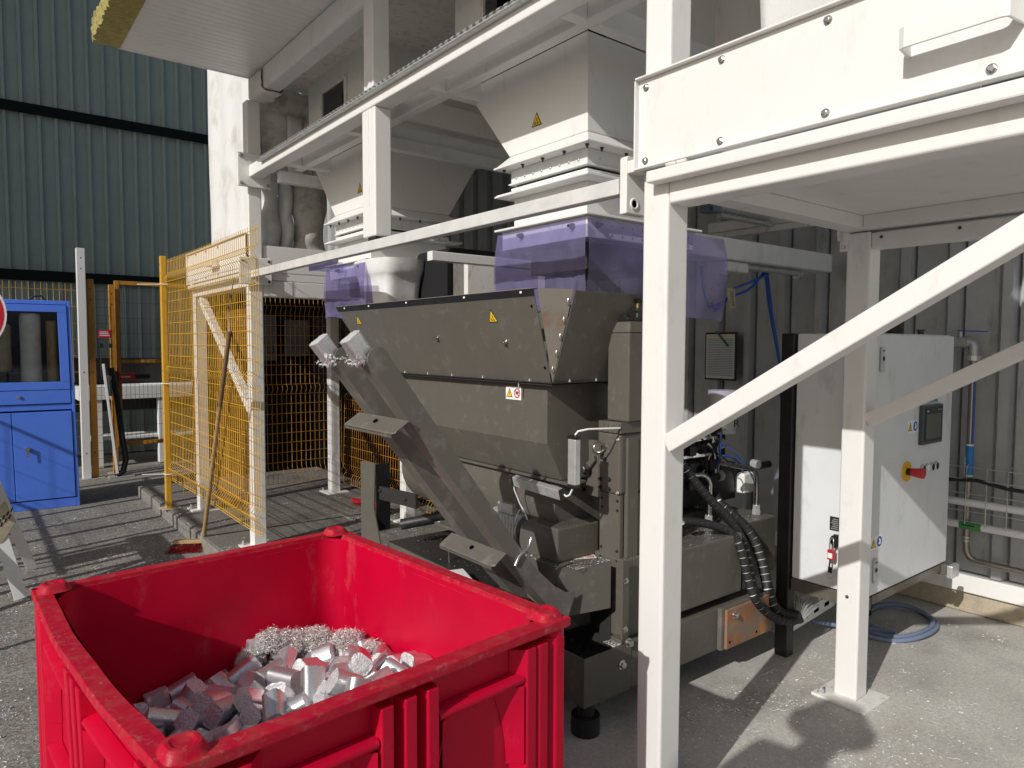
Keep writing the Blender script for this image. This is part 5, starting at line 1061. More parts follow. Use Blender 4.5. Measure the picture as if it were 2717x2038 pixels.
# true distance of the cabinet: its front-left edge stands 0.1 m behind the platform post
def push(names, s, labels=None):
    C_ = Vector((0,0,1.55))
    for o in list(COL.objects):
        if o.parent is None and o.name.split('.')[0] in names:
            o.location = C_+(o.location-C_)*s; o.scale = (s,s,s)
push(('control_cabinet','small_tin'), 3.2/3.4)
push(('hopper','hopper_housing','pvc_curtain','discharge_sleeve','dark_chute'), 1.0774)
PILE = [(4,-0.315,-0.375,0.38,0.607,0.634,-0.403,-0.259),(2,-0.242,-0.427,0.397,0.772,0.623,0.031,0.124),(2,-0.089,-0.428,0.415,0.155,-0.058,0.756,0.633),(3,0.141,-0.424,0.439,0.73,0.668,-0.069,0.126),(5,0.227,-0.491,0.445,0.538,0.538,-0.459,-0.459),(3,0.408,-0.392,0.45,0.001,0.001,-0.707,-0.707),(1,-0.336,-0.222,0.358,0.538,0.538,-0.459,-0.459),(2,-0.238,-0.302,0.389,0.122,0.698,-0.149,-0.69),(3,-0.072,-0.24,0.418,0.387,0.582,-0.596,-0.396),(2,0.098,-0.177,0.452,0.331,0.331,0.625,0.625),(1,0.13,-0.327,0.438,0.028,0.035,0.63,0.775),(0,0.163,-0.118,0.463,0.112,0.706,-0.034,0.698),(0,-0.318,-0.014,0.332,0.137,0.137,0.694,0.694),(1,-0.237,-0.005,0.368,0.162,0.702,-0.085,0.688),(2,-0.01,-0.062,0.433,0.03,0.029,0.719,0.694),(1,0.068,-0.025,0.453,0.006,0.006,-0.707,-0.707),(2,0.273,-0.055,0.456,0.711,0.63,0.008,-0.312),(3,0.388,0.016,0.441,0.263,0.144,-0.656,-0.692),(3,-0.406,0.204,0.305,0.888,0.371,-0.105,0.252),(2,-0.248,0.246,0.323,0.483,-0.052,0.705,0.516),(4,0.008,0.256,0.365,0.707,0.707,0.015,0.015),(2,0.071,0.257,0.396,0,0.673,-0.74,0),(5,0.181,0.232,0.387,0.018,0.018,-0.707,-0.707),(1,0.393,0.297,0.382,0.453,0.497,0.543,0.503),(4,-0.326,0.384,0.272,0.706,0.706,-0.04,-0.04),(1,-0.249,0.508,0.277,0,-0.642,0.767,-0),(1,-0.064,0.509,0.292,0.57,0.419,0.419,0.57),(0,0.101,0.502,0.307,0.571,0.443,0.551,0.418),(1,0.136,0.372,0.342,0.319,0.397,-0.631,-0.585),(1,0.17,0.501,0.313,0.511,0.511,0.489,0.489),(3,-0.313,-0.509,0.393,0.459,0.538,-0.538,-0.459),(3,-0.181,-0.393,0.405,0.719,0.555,0.341,-0.243),(3,-0.006,-0.472,0.433,0.593,-0.36,-0.609,-0.385),(5,0.032,-0.392,0.428,0.258,-0.308,0.637,0.658),(2,0.29,-0.496,0.453,0.059,0.059,-0.705,-0.705),(0,0.403,-0.48,0.462,0.427,0.427,-0.564,-0.564),(3,-0.339,-0.131,0.365,0,-0.259,0.966,0),(2,-0.191,-0.149,0.39,0.525,0.209,0.474,0.676),(2,-0.103,-0.175,0.419,0,0.088,-0.996,-0),(0,0.104,-0.173,0.507,0.216,0.216,-0.673,-0.673),(2,0.256,-0.178,0.456,0.539,0.539,-0.458,-0.458),(4,0.358,-0.251,0.451,0.52,-0.534,0.464,0.48),(2,-0.353,0.003,0.38,0.767,0.59,-0.052,0.248),(4,-0.275,0.09,0.353,0.054,-0.262,-0.591,0.761),(1,-0.081,0.12,0.423,0.837,-0.385,-0.121,0.369),(2,0.099,0.103,0.44,0.008,0.012,-0.828,-0.56),(0,0.216,0.031,0.46,0,-0.487,0.873,-0),(1,0.416,0.096,0.429,0.696,-0.123,-0.123,-0.696),(3,-0.384,0.301,0.291,0.589,0.418,0.391,0.57),(5,-0.142,0.272,0.341,0,0.53,0.848,0),(1,-0.111,0.334,0.361,0.054,-0.693,0.478,-0.536),(3,0.052,0.369,0.368,0.62,-0.59,0.291,0.428),(3,0.292,0.249,0.406,0.508,0.434,0.345,-0.659),(1,0.405,0.173,0.41,0.706,0.698,0.074,-0.089),(4,-0.36,0.483,0.259,0.529,0.378,-0.636,-0.415),(4,-0.185,0.482,0.29,0.246,-0.026,0.75,0.613),(5,0.003,0.365,0.324,0.001,0.001,-0.707,-0.707),(3,0.164,0.508,0.368,0.5,0.5,0.5,0.5),(5,0.249,0.483,0.328,0.393,0.211,0.797,0.407),(3,0.379,0.509,0.33,0.456,0.541,-0.541,-0.456),(1,-0.37,-0.354,0.433,0.624,-0.468,0.493,0.384),(3,-0.316,-0.365,0.442,0.491,0.331,-0.623,0.512),(4,-0.054,-0.509,0.45,0.667,-0.003,-0.002,0.745),(0,0.074,-0.478,0.436,0.577,0.577,-0.409,-0.409),(2,0.145,-0.513,0.457,0.111,0.128,0.986,0.014),(2,0.081,-0.367,0.474,0.261,-0.314,0.629,0.661),(5,-0.414,-0.082,0.334,0.519,-0.487,-0.513,-0.48),(2,-0.231,-0.241,0.393,0,0.993,-0.118,-0),(3,0.017,-0.256,0.433,0.341,-0.408,-0.577,-0.62),(2,0.138,-0.234,0.457,0.062,0.046,0.997,0.003),(1,0.24,-0.123,0.487,0.794,0.27,0.489,0.242),(0,0.344,-0.349,0.449,0.705,0,-0,-0.709),(5,-0.316,0.03,0.426,0.624,0.249,-0.539,-0.508),(4,-0.279,-0.074,0.386,0.374,-0.574,0.321,0.654),(1,-0.109,-0.038,0.403,0.583,-0.691,0.219,-0.367),(1,0.055,-0.102,0.459,0.691,-0.679,0.196,0.149),(3,0.161,0.051,0.463,0.592,0.449,-0.546,0.386),(0,0.19,-0.056,0.46,0.005,0.632,-0.775,0.006),(2,-0.346,0.123,0.314,0.507,0.507,0.493,0.493),(3,-0.211,0.156,0.357,0.301,0.455,-0.699,-0.463),(2,-0.027,0.336,0.383,0.813,-0.049,0.573,0.085),(3,0.124,0.31,0.406,0.049,0.335,0.931,0.136),(1,0.193,0.139,0.44,0.81,-0,-0,0.587),(0,0.409,0.323,0.434,0.024,-0.027,-0.748,-0.663),(1,-0.409,0.408,0.258,0.706,0.706,-0.037,0.037),(3,-0.133,0.378,0.308,0.479,0.479,0.52,0.52),(3,-0.101,0.507,0.337,0.569,0.417,0.42,0.571),(2,0.157,0.444,0.384,0.047,0.18,0.25,0.95),(1,0.248,0.506,0.378,0.635,0.321,-0.622,-0.327),(0,0.32,0.459,0.358,0.263,0.918,-0.298,-0.003),(5,-0.401,-0.403,0.365,0.314,-0.12,-0.04,0.941),(2,-0.218,-0.503,0.407,0.05,-0.707,0.029,-0.705),(2,-0.144,-0.381,0.443,0.513,-0.761,0.322,0.232),(3,0.06,-0.447,0.487,0.546,0.388,-0.672,-0.317),(3,0.21,-0.408,0.442,0.729,0.684,0.019,0.019),(2,0.371,-0.507,0.512,0.43,0.547,0.39,0.603),(2,-0.332,-0.301,0.366,0.497,-0.675,0.324,-0.439),(0,-0.294,-0.291,0.452,0.185,-0.107,0.058,0.975),(2,-0.1,-0.117,0.411,0.706,0.037,0.706,0.041),(1,0.18,-0.18,0.512,0.483,0.289,0.236,-0.792),(5,0.264,-0.335,0.444,0.002,-0.199,-0.98,-0.002),(2,0.404,-0.155,0.459,0.997,0.003,0.058,0.055),(2,-0.352,-0.075,0.36,0.133,0,0,-0.991),(0,-0.202,0.06,0.375,0.475,-0.784,-0.38,0.12),(5,-0.245,0.179,0.409,0.777,0.116,0.561,0.26),(4,0.104,0.059,0.503,0.371,0.913,-0.054,-0.16),(2,0.257,0.108,0.437,0.692,0.219,0.672,-0.143),(3,0.357,0.092,0.479,0.157,0.455,-0.795,-0.37),(1,-0.399,0.253,0.343,0.112,0.112,0.914,0.372),(4,-0.301,0.285,0.317,0,-0.553,0.833,-0),(1,-0.071,0.248,0.376,0.524,0.83,0.045,0.186),(2,0.041,0.332,0.424,0.637,0.739,-0.065,0.21),(2,0.21,0.297,0.393,0.382,-0.605,0.365,-0.595),(5,0.345,0.228,0.406,0.313,-0.599,0.712,0.192),(3,-0.327,0.506,0.31,0.598,0.388,0.572,0.405),(1,-0.252,0.434,0.326,0.363,0.782,-0.497,0.097),(5,-0.082,0.445,0.314,0.678,0.695,-0.128,0.2),(3,0.035,0.466,0.331,0.084,-0.038,0.559,-0.824),(1,0.273,0.359,0.348,0.5,0.5,-0.5,-0.5),(3,0.36,0.356,0.358,0.002,-0.722,-0.074,0.688),(3,-0.415,-0.313,0.376,0.049,0.674,-0.736,0.054),(1,-0.254,-0.36,0.456,0.58,0.125,-0.239,-0.768),(0,-0.032,-0.363,0.439,0.458,0.631,-0.624,-0.051),(5,0.067,-0.512,0.487,0.088,-0.996,0.003,0.031),(2,0.335,-0.416,0.459,0,-0.219,-0.976,-0),(3,0.299,-0.497,0.515,0.527,0.527,-0.472,0.472),(2,-0.393,-0.092,0.434,0.014,0.596,-0.008,0.803),(4,-0.165,-0.294,0.433,0.141,0.449,0.865,0.175),(2,-0.18,-0.19,0.452,0.45,0.735,-0.507,0.021),(3,-0.016,-0.159,0.443,0.312,0.494,-0.506,0.635),(4,0.3,-0.264,0.474,0.182,-0.475,0.723,0.467),(1,0.416,-0.286,0.453,0.699,0,0,-0.715),(3,-0.393,0.069,0.346,0.649,-0.18,-0.717,0.18),(2,-0.15,0.116,0.398,0.401,0.858,0.317,0.039),(3,-0.023,0.018,0.441,0.681,0.051,0.705,0.189),(5,0.018,-0.03,0.503,0.247,-0.847,0.071,0.466),(1,0.164,0.203,0.49,0.243,0.596,0.542,0.54),(2,0.347,-0.049,0.476,0.068,0.38,0.239,-0.891),(5,-0.387,0.158,0.367,0.089,-0.118,0.367,0.919),(1,-0.202,0.237,0.369,0.242,-0.183,-0.459,-0.835),(2,-0.125,0.203,0.392,0.467,-0.524,0.297,0.647),(1,-0.061,0.198,0.424,0.368,-0.486,0.307,0.731),(1,0.307,0.153,0.438,0.36,-0.821,-0.407,0.178),(1,0.391,0.159,0.476,0.492,-0.716,-0.053,-0.492),(1,-0.409,0.428,0.313,0.036,-0.037,0.706,0.706),(3,-0.237,0.361,0.296,0.038,-0.706,0.041,-0.706),(2,-0.141,0.434,0.347,0.062,-0.353,0.1,-0.928),(1,-0.023,0.435,0.343,0.545,-0.467,0.319,0.619),(2,0.209,0.491,0.445,0.436,0.755,-0.476,-0.121),(1,-0.076,0.322,0.43,0.061,0.309,-0.634,-0.707),(5,-0.401,-0.516,0.38,0.993,0.001,-0.121,-0.007),(3,-0.254,-0.431,0.452,0.45,0.445,-0.628,-0.453),(2,-0.067,-0.399,0.487,0.263,0.074,0.537,0.798),(4,0.024,-0.422,0.529,0.52,0.375,-0.692,-0.332),(1,0.215,-0.484,0.506,0.065,0.707,-0.013,-0.704),(5,0.41,-0.37,0.504,0.5,-0.5,0.5,-0.5),(2,-0.34,-0.247,0.432,0.102,0.795,0.596,0.054),(4,-0.22,-0.118,0.443,0.809,-0.408,0.423,-0.023),(4,-0.149,-0.239,0.472,0.358,0.283,-0.123,-0.881),(5,-0.091,-0.183,0.487,0.504,0.504,-0.496,-0.496),(3,0.073,-0.275,0.446,0.441,-0.501,-0.499,-0.553),(2,0.199,-0.298,0.472,0.285,0.205,-0.358,0.866),(4,-0.413,-0.021,0.335,0,-0.782,0.623,-0),(2,-0.312,0.147,0.388,0.045,0.825,-0.179,-0.534),(0,-0.112,0.062,0.417,0.377,0.358,-0.122,0.846),(3,0.088,-0.088,0.505,0.428,0.618,0.595,0.285),(0,0.302,0.033,0.447,0,0.837,0.547,0),(3,0.391,0.016,0.505,0.214,0.633,-0.11,-0.736),(4,-0.385,0.311,0.371,0.663,-0.35,-0.632,0.196),(1,-0.207,0.318,0.345,0.483,-0.279,0.717,-0.417),(0,-0.189,0.207,0.44,0.753,0.386,-0.17,-0.504),(3,0.129,0.208,0.445,0.576,0.787,0.221,-0.023),(4,0.217,0.26,0.445,0.375,0.757,0.246,0.474),(2,0.408,0.256,0.457,0.313,0.95,0.015,-0.012),(3,-0.327,0.436,0.348,0.142,0.513,0.055,-0.845),(1,-0.201,0.402,0.364,0.499,-0.078,0.401,0.765),(4,-0.08,0.42,0.386,0.527,0.692,0.456,-0.189),(4,0.08,0.485,0.377,0.824,0.549,0.114,-0.083),(0,0.204,0.393,0.39,0.3,0.854,-0.42,-0.065),(4,0.287,0.413,0.384,0.2,-0.428,0.332,-0.816),(3,-0.347,-0.464,0.433,0.852,0.479,-0.205,-0.038),(5,-0.297,-0.5,0.456,0.14,0.769,0.609,0.134),(1,-0.192,-0.372,0.484,0.764,0.312,0.281,0.489),(1,-0.001,-0.336,0.483,0.381,0.473,0.782,0.137),(2,0.152,-0.371,0.506,0.054,0.922,0.382,0.007),(2,0.138,-0.454,0.512,0.515,-0.855,-0.006,-0.061),(2,-0.283,-0.178,0.399,0.308,-0.788,0.405,-0.346),(1,-0.279,-0.233,0.47,0.977,-0.053,-0.193,-0.077),(0,-0.092,-0.325,0.413,0.39,0.652,-0.205,0.618),(2,-0.015,-0.254,0.485,0.697,0.661,-0.21,0.181),(1,0.037,-0.297,0.521,0.312,0.632,0.703,0.098),(4,0.386,-0.094,0.472,0.906,0.127,-0.307,0.261),(4,-0.341,0.101,0.411,0.685,-0.188,-0.704,0.031),(5,-0.255,0.034,0.424,0.564,0.481,0.547,0.39),(3,-0.049,0.074,0.456,0.599,0.451,-0.145,-0.646),(2,0.126,-0.024,0.501,0.512,0.374,0.768,0.091),(2,0.304,-0.076,0.528,0.522,0.755,-0.224,0.327),(1,0.399,-0.045,0.528,0.589,0.391,-0.419,-0.57),(0,-0.404,0.356,0.32,0.605,0.206,-0.754,-0.149),(2,-0.317,0.199,0.328,0.093,0.682,-0.719,0.098),(5,-0.157,0.282,0.41,0.782,-0.264,0.402,0.397),(3,0.015,0.133,0.433,0.33,0.934,-0.111,-0.081),(0,0.251,0.192,0.458,0.267,0.845,-0.177,-0.429),(1,0.34,0.212,0.474,0.435,-0.606,0.084,0.661),(0,-0.408,0.504,0.307,0.014,0.019,0.571,-0.821),(4,-0.313,0.365,0.348,0.446,0.768,-0.397,-0.23),(2,-0.025,0.411,0.408,0.498,0.62,0.546,-0.265),(2,0.115,0.393,0.406,0.21,0.77,-0.145,-0.585),(3,0.278,0.355,0.424,0.287,0.18,0.829,-0.444),(1,0.392,0.429,0.359,0.683,0.259,-0.658,0.184),(2,-0.402,-0.428,0.427,0.642,-0.503,0.464,0.346),(3,-0.254,-0.485,0.503,0.428,0.7,0.532,-0.208),(1,-0.119,-0.511,0.422,0.068,0.707,-0.01,-0.704),(3,0.068,-0.36,0.544,0.06,0.695,0.008,0.717),(2,0.328,-0.423,0.554,0.023,0.205,-0.358,0.911),(2,-0.003,-0.159,0.505,0.202,0.401,0.72,0.528),(1,-0.407,-0.285,0.458,0.052,0.991,0.122,-0.006),(2,-0.238,-0.186,0.486,0.3,-0.368,-0.839,-0.266),(0,-0.097,-0.273,0.477,0.253,0.266,-0.861,0.351),(5,0.051,-0.224,0.517,0.244,-0.905,-0.008,-0.349),(2,0.239,-0.236,0.493,0.124,0.209,0.39,0.888),(1,0.406,-0.22,0.51,0.82,0.537,-0.108,0.165),(4,-0.324,0.22,0.401,0.662,-0.199,-0.717,-0.089),(2,-0.204,-0.067,0.401,0.152,0.296,-0.266,-0.905),(2,-0.042,-0.007,0.509,0.288,-0.367,-0.418,-0.78),(3,0.015,0.07,0.491,0.363,-0.26,-0.238,0.863),(1,0.189,0.029,0.52,0.694,0.7,-0.086,-0.145),(1,0.315,-0.151,0.51,0.429,-0.259,0.855,0.134),(3,-0.403,0.386,0.398,0.167,-0.692,-0.604,-0.359),(2,-0.292,0.273,0.396,0.593,0.593,0.385,0.385),(3,-0.119,0.247,0.463,0.235,0.464,0.687,0.507),(3,0.077,0.188,0.485,0.568,-0.419,-0.59,-0.393),(0,0.339,0.299,0.45,0.684,-0.317,-0.422,0.503),(4,0.391,0.39,0.427,0.674,0.216,-0.673,-0.216),(2,-0.375,0.492,0.37,0.623,0.62,-0.305,-0.367),(2,-0.27,0.407,0.41,0.049,0.33,0.821,0.462),(2,-0.114,0.514,0.397,0.591,0.046,-0.805,-0.031),(3,0.042,0.418,0.441,0.66,0.315,0.429,0.531),(3,0.124,0.514,0.444,0.996,-0.004,0.049,-0.079),(4,0.014,0.212,0.433,0.244,-0.232,0.848,-0.409),(4,-0.407,-0.39,0.489,0.079,-0.08,0.708,0.698),(1,-0.238,-0.286,0.501,0.296,0.409,-0.744,0.438),(4,-0.136,-0.447,0.491,0.228,-0.188,0.108,0.949),(4,-0.016,-0.509,0.527,0.539,-0.455,-0.446,0.551),(2,0.279,-0.385,0.5,0.492,-0.546,-0.122,-0.667),(1,0.395,-0.437,0.524,0.837,0.097,-0.532,-0.089),(1,-0.405,-0.153,0.341,0.532,0.408,0.476,-0.57),(0,-0.248,-0.034,0.442,0.481,-0.814,-0.271,-0.183),(2,-0.121,-0.119,0.487,0.996,0.007,0.001,-0.087),(0,0.137,-0.139,0.555,0.211,-0.082,-0.957,0.179),(5,0.143,-0.258,0.53,0.213,-0.926,0.311,0.004),(4,0.337,-0.242,0.53,0.177,-0.573,0.602,0.527),(2,-0.396,0.043,0.419,0.493,-0.498,0.366,-0.613),(2,-0.223,0.101,0.427,0.893,0.276,0.356,-0.013),(2,-0.084,-0.058,0.458,0.723,-0.321,-0.441,0.424),(1,0.133,-0.072,0.551,0.051,-0.794,0.313,-0.518),(5,0.253,-0.011,0.504,0.764,0.409,0.303,0.397),(1,0.238,0.019,0.559,0.623,0.646,0.073,-0.436),(3,-0.414,0.221,0.41,0.305,0.705,0.587,-0.254),(5,-0.173,0.347,0.411,0.498,0.36,0.699,-0.366),(2,0.069,0.266,0.475,0.661,0.113,-0.74,0.059),(0,0.269,0.307,0.468,0.585,-0.061,0.577,-0.566),(5,0.216,0.335,0.434,0.234,0.873,-0.411,0.118),(0,0.231,0.093,0.505,0.35,0.077,-0.085,0.93),(2,-0.263,0.494,0.378,0.068,0.109,0.526,-0.841),(4,-0.192,0.502,0.369,0.992,-0.09,-0.077,-0.036),(1,-0.13,0.389,0.428,0.071,-0.807,0.532,0.245),(3,-0.014,0.516,0.372,0.597,0.001,-0.802,0.002),(1,0.153,0.355,0.462,0.604,-0.045,0.509,0.612),(2,0.359,0.508,0.396,0.49,0.495,0.589,0.41),(3,-0.399,-0.224,0.427,0.991,0.01,-0.119,-0.055),(2,-0.167,-0.507,0.488,0.583,-0.275,0.219,-0.733),(3,-0.202,-0.323,0.531,0.56,0.61,0.072,-0.556),(1,-0.028,-0.36,0.554,0.728,0.457,0.033,0.51),(3,0.239,-0.354,0.52,0.494,-0.534,-0.112,-0.677),(0,0.407,-0.307,0.537,0.354,0.879,0.296,-0.118),(5,-0.36,-0.168,0.438,0.059,-0.641,0.764,0.037),(3,-0.198,-0.211,0.544,0.099,-0.334,-0.486,-0.801),(0,-0.068,-0.317,0.512,0.053,0.446,0.753,-0.482),(0,0.123,-0.305,0.507,0.371,-0.66,0.072,0.649),(3,0.221,-0.091,0.531,0.627,0.229,0.633,0.391),(4,0.231,-0.273,0.542,0.639,0.226,-0.709,-0.195),(1,-0.315,-0.109,0.457,0.364,0.651,0.649,0.152),(3,-0.384,-0.03,0.433,0.634,0.357,0.337,0.598),(2,-0.12,0.17,0.463,0.536,-0.012,0.777,0.328),(4,-0.176,0.03,0.427,0.911,-0.212,-0.165,0.312),(1,-0.048,0.138,0.482,0.565,0.478,-0.169,-0.651),(3,-0.157,-0.009,0.462,0.923,-0.241,-0.076,0.29),(0,-0.343,0.349,0.414,0.87,0.4,-0.234,-0.167),(2,-0.243,0.315,0.423,0.559,0.279,0.779,0.055)]
# ------------------------------------------------------------------ red plastic bin
BA = R(4.8); BC = Vector((.688,1.877,0)); RX = Vector((math.cos(BA),math.sin(BA),0)); RY = Vector((-math.sin(BA),math.cos(BA),0))
def W(x, y, z): return BC+RX*x+RY*y+Vector((0,0,z))
RB = thing('plastic_bin', 'big red plastic pallet bin half full of metal briquettes', 'bin', (.688,1.877,-.12))
ZT = .84; HX, HY = .5, .6
rnd = random.Random(31)
def bow(t): return .024*math.sin(math.pi*t)        # left wall bellies outwards
def side(kind, t, inset, z):
    """point on wall 'kind' at fraction t of its length"""
    if kind == 'l': return W(-HX+inset-bow(t)*min(1,max(0,z/.84)), -HY+inset+t*(2*HY-2*inset), z)
    if kind == 'r': return W(HX-inset, HY-inset-t*(2*HY-2*inset), z)
    if kind == 'b': return W(-HX+inset+t*(2*HX-2*inset), HY-inset, z)
    return W(HX-inset-t*(2*HX-2*inset), -HY+inset, z)
for kind in 'lrbf':
    ph = rnd.uniform(0,6)
    n_in = {'l':RX,'r':-RX,'b':-RY,'f':RY}[kind]
    # outer recessed skin
    b = MB(); b.grid(lambda u,v: side(kind, u, .040, ZT-.03-v*.83), 12, 4); b.build('outer_skin', 'red', RB)
    # rim: top ledge with rounded edges
    b = MB(); prof = [(.052,-.030),(.044,-.010),(.0425,-.0005),(.0025,-.0005),(.0006,-.002),(0,-.004),(0,-.022),(.002,-.026),(.038,-.030)]
    b.grid(lambda u,v: (lambda k: side(kind, u, k[0], ZT+k[1]+.003*math.sin(u*17+ph)*(1 if kind == 'l' else .2)))(prof[round(v*(len(prof)-1))]), 40, len(prof)-1, False); b.build('rim', 'red_worn', RB)
    # ribs and rails proud of the skin
    Ls = 2*(HY if kind in 'lr' else HX)
    def rib(t0, t1, z0, z1, name='rib', out=.004, m_='red'):
        b = MB(); a = .010/Ls
        p = [side(kind,t0-a,.0385,z0), side(kind,t0,out,z0), side(kind,t1,out,z0), side(kind,t1+a,.0385,z0)]
        q = [side(kind,t0-a,.0385,z1), side(kind,t0,out,z1), side(kind,t1,out,z1), side(kind,t1+a,.0385,z1)]
        b.add(p+q, [(0,1,5,4),(1,2,6,5),(2,3,7,6),(0,3,2,1),(4,5,6,7)])
        return b.build(name, m_, RB, .003, 2, recalc=True)
    wd = lambda m_: m_/Ls
    for t in (.0+wd(.014), wd(.075), wd(.118), 1-wd(.014)-wd(.03), 1-wd(.105), 1-wd(.148)):
        rib(t, t+wd(.030), -.02, ZT-.047)
    for c_ in (.5,):
        for o_ in (-.075,-.015,.045): rib(c_+wd(o_), c_+wd(o_+.03), -.02, ZT-.047)
    for z0 in (ZT-.135, .42, .10):
        for (ta, tb) in ((wd(.155), .5-wd(.08)), (.5+wd(.08), 1-wd(.155))):
            b = MB(); k = 12; pr = [(.0385,z0),(.010,z0+.004),(.006,z0+.014),(.010,z0+.022),(.0385,z0+.028)]
            b.grid(lambda u,v: (lambda q_: side(kind, ta+(tb-ta)*u, q_[0], q_[1]))(pr[round(v*4)]), 6, 4); b.build('rail', 'red', RB)
    # curved gussets beside the ribs
    for t, sg in ((wd(.158),1),(.5-wd(.085),-1),(.5+wd(.085),1),(1-wd(.158),-1)):
        b = MB()
        def gus(u, v):
            zz = ZT-.135-.20*v; d_ = .05*(1-v)**2+.012
            return side(kind, t+sg*wd(d_)*u, .006+.0322*u, zz)
        b.grid(gus, 4, 10); b.build('gusset', 'red', RB)
b = MB(); b.grid(lambda u,v: W(-.455+.91*u, -.555+1.11*v, .02), 4, 4); b.build('floor', 'red', RB)
for sx in (-1,1):
    for sy in (-1,1):
        c = (sx*(HX-.044), sy*(HY-.044))
        b = MB()
        # corner post, rounded, and the stacking dome
        b.lathe([(.030,-.84),(.030,-.05),(.031,-.012)], W(sx*(HX-.034),sy*(HY-.034),ZT), (0,0,1), 20); b.build('corner_post', 'red', RB)
        def dome(u, v):
            a = u*2*math.pi; rr = [.043,.039,.033,.029,.022,.016,.0005][round(v*6)]; zz = [-.002,.003,.014,.018,.0185,.015,.014][round(v*6)]
            kx = math.copysign(abs(math.cos(a))**.6, math.cos(a)); ky = math.copysign(abs(math.sin(a))**.6, math.sin(a))
            return W(c[0]+rr*kx-sx*.004, c[1]+rr*ky-sy*.004, ZT+zz)
        b = MB(); b.grid(dome, 40, 6, False); b.build('stacking_dome', 'red_worn', RB)
# inner lining: one skin with rounded corners
def inner(u, v):
    z = ZT-.012-v*.85; hx, hy, rc = HX-.052, HY-.052, .075; per = [2*(hx-rc), math.pi/2*rc, 2*(hy-rc), math.pi/2*rc]*2
    s_ = (u % 1.0)*sum(per); k = 0
    while k < 7 and s_ > per[k]: s_ -= per[k]; k += 1
    cs = [(-1,-1),(1,-1),(1,1),(-1,1)]
    if k % 2 == 0:
        q = k//2; x0, y0 = [(-(hx-rc),-hy),(hx,-(hy-rc)),(hx-rc,hy),(-hx,hy-rc)][q]; dx, dy = [(1,0),(0,1),(-1,0),(0,-1)][q]; x, y = x0+dx*s_, y0+dy*s_; nx, ny = [(0,1),(-1,0),(0,-1),(1,0)][q]
    else:
        q = k//2; cx_, cy_ = [(hx-rc,-(hy-rc)),(hx-rc,hy-rc),(-(hx-rc),hy-rc),(-(hx-rc),-(hy-rc))][q]; a = [-math.pi/2,0,math.pi/2,math.pi][q]+s_/rc; x, y = cx_+rc*math.cos(a), cy_+rc*math.sin(a); nx, ny = -math.cos(a), -math.sin(a)
    d_ = (.006*math.sin(u*31+1)*math.sin(v*5+2)+.005*math.sin(u*83+v*7)*v+.005*math.exp(-((v-.28-.1*math.sin(u*17))/.05)**2)*math.sin(u*53))*min(1,v*6)
    x += nx*d_; y += ny*d_
    if x < -.3: x -= bow((y+HY)/(2*HY))*min(1,max(0,z/.84))*min(1,(-x-.3)/.14)
    return W(x, y, z)
b = MB(); b.grid(inner, 260, 26); b.build('inner_wall', 'red_inner', RB)
# white lettering on the left side
text('DERI', 'lettering', 'sticker_white', RB, side('l', .60, .0392, .555), -RY, (0,0,1), .085, .0008)
b = MB(); b.prism([side('l', .60, .0385, .540), side('l', .44, .0385, .540), side('l', .44, .0385, .528), side('l', .60, .0385, .528)], -RX*.001); b.build('underline', 'sticker_white', RB)
b = MB(); p0 = side('l', .49, .037, .63); b.tube([p0, p0+Vector((0,-.005,.05)), p0+Vector((0,.004,.085)), p0+Vector((0,.022,.10)), p0+Vector((0,.03,.09))], .004, 6); b.build('hook_mark', 'sticker_white', RB)
# ------------------------------------------------------------------ briquettes
def brq_mesh(L_, seed):
    r_ = random.Random(seed); b = MB(); m_ = 28; nl = 7
    def sect(z, k, jit): 
        o = []
        for i in range(m_):
            a = 2*math.pi*i/m_; c_, s_ = math.cos(a), math.sin(a)
            o.append((.0345*k*math.copysign(abs(c_)**.6,c_)*(1+r_.uniform(-jit,jit)), .0275*k*math.copysign(abs(s_)**.6,s_)*(1+r_.uniform(-jit,jit)), z+r_.uniform(-jit,jit)*.04))
        return o
    V = []
    for j in range(nl+1): V += sect(-L_/2+L_*j/nl, 1.0, .012 if 0 < j < nl else .03)
    b.add(V, [(j*m_+i, j*m_+(i+1)%m_, (j+1)*m_+(i+1)%m_, (j+1)*m_+i) for j in range(nl) for i in range(m_)], True)
    nside = len(b.f)
    for sg, base in ((-1, 0), (1, nl*m_)):
        ring = V[base:base+m_]; prev = ring; 
        for k in (.82,.55,.25):
            cur = [(p[0]*k, p[1]*k, sg*(L_/2+r_.uniform(-.0004,.0008)+(.0015 if k < .6 else 0))) for p in ring]
            o = prev+cur; f = [(i,(i+1)%m_,m_+(i+1)%m_,m_+i) for i in range(m_)]
            b.add(o, f if sg > 0 else [q[::-1] for q in f], False); prev = cur
        o = prev; b.add(o, [tuple(range(m_)) if sg > 0 else tuple(range(m_-1,-1,-1))], False)
    me = b.mesh('briquette'); me.materials.append(M['alu']); me.materials.append(M['alu_rough'])
    for i, p in enumerate(me.polygons): p.material_index = 0 if i < nside else 1
    return me
LEN = [.064,.077,.086,.097,.108,.054]
BM = [[brq_mesh(L_, 10*i+j) for j in range(3)] for i, L_ in enumerate(LEN)]
from mathutils import Quaternion
QB = Quaternion((0,0,1), BA)
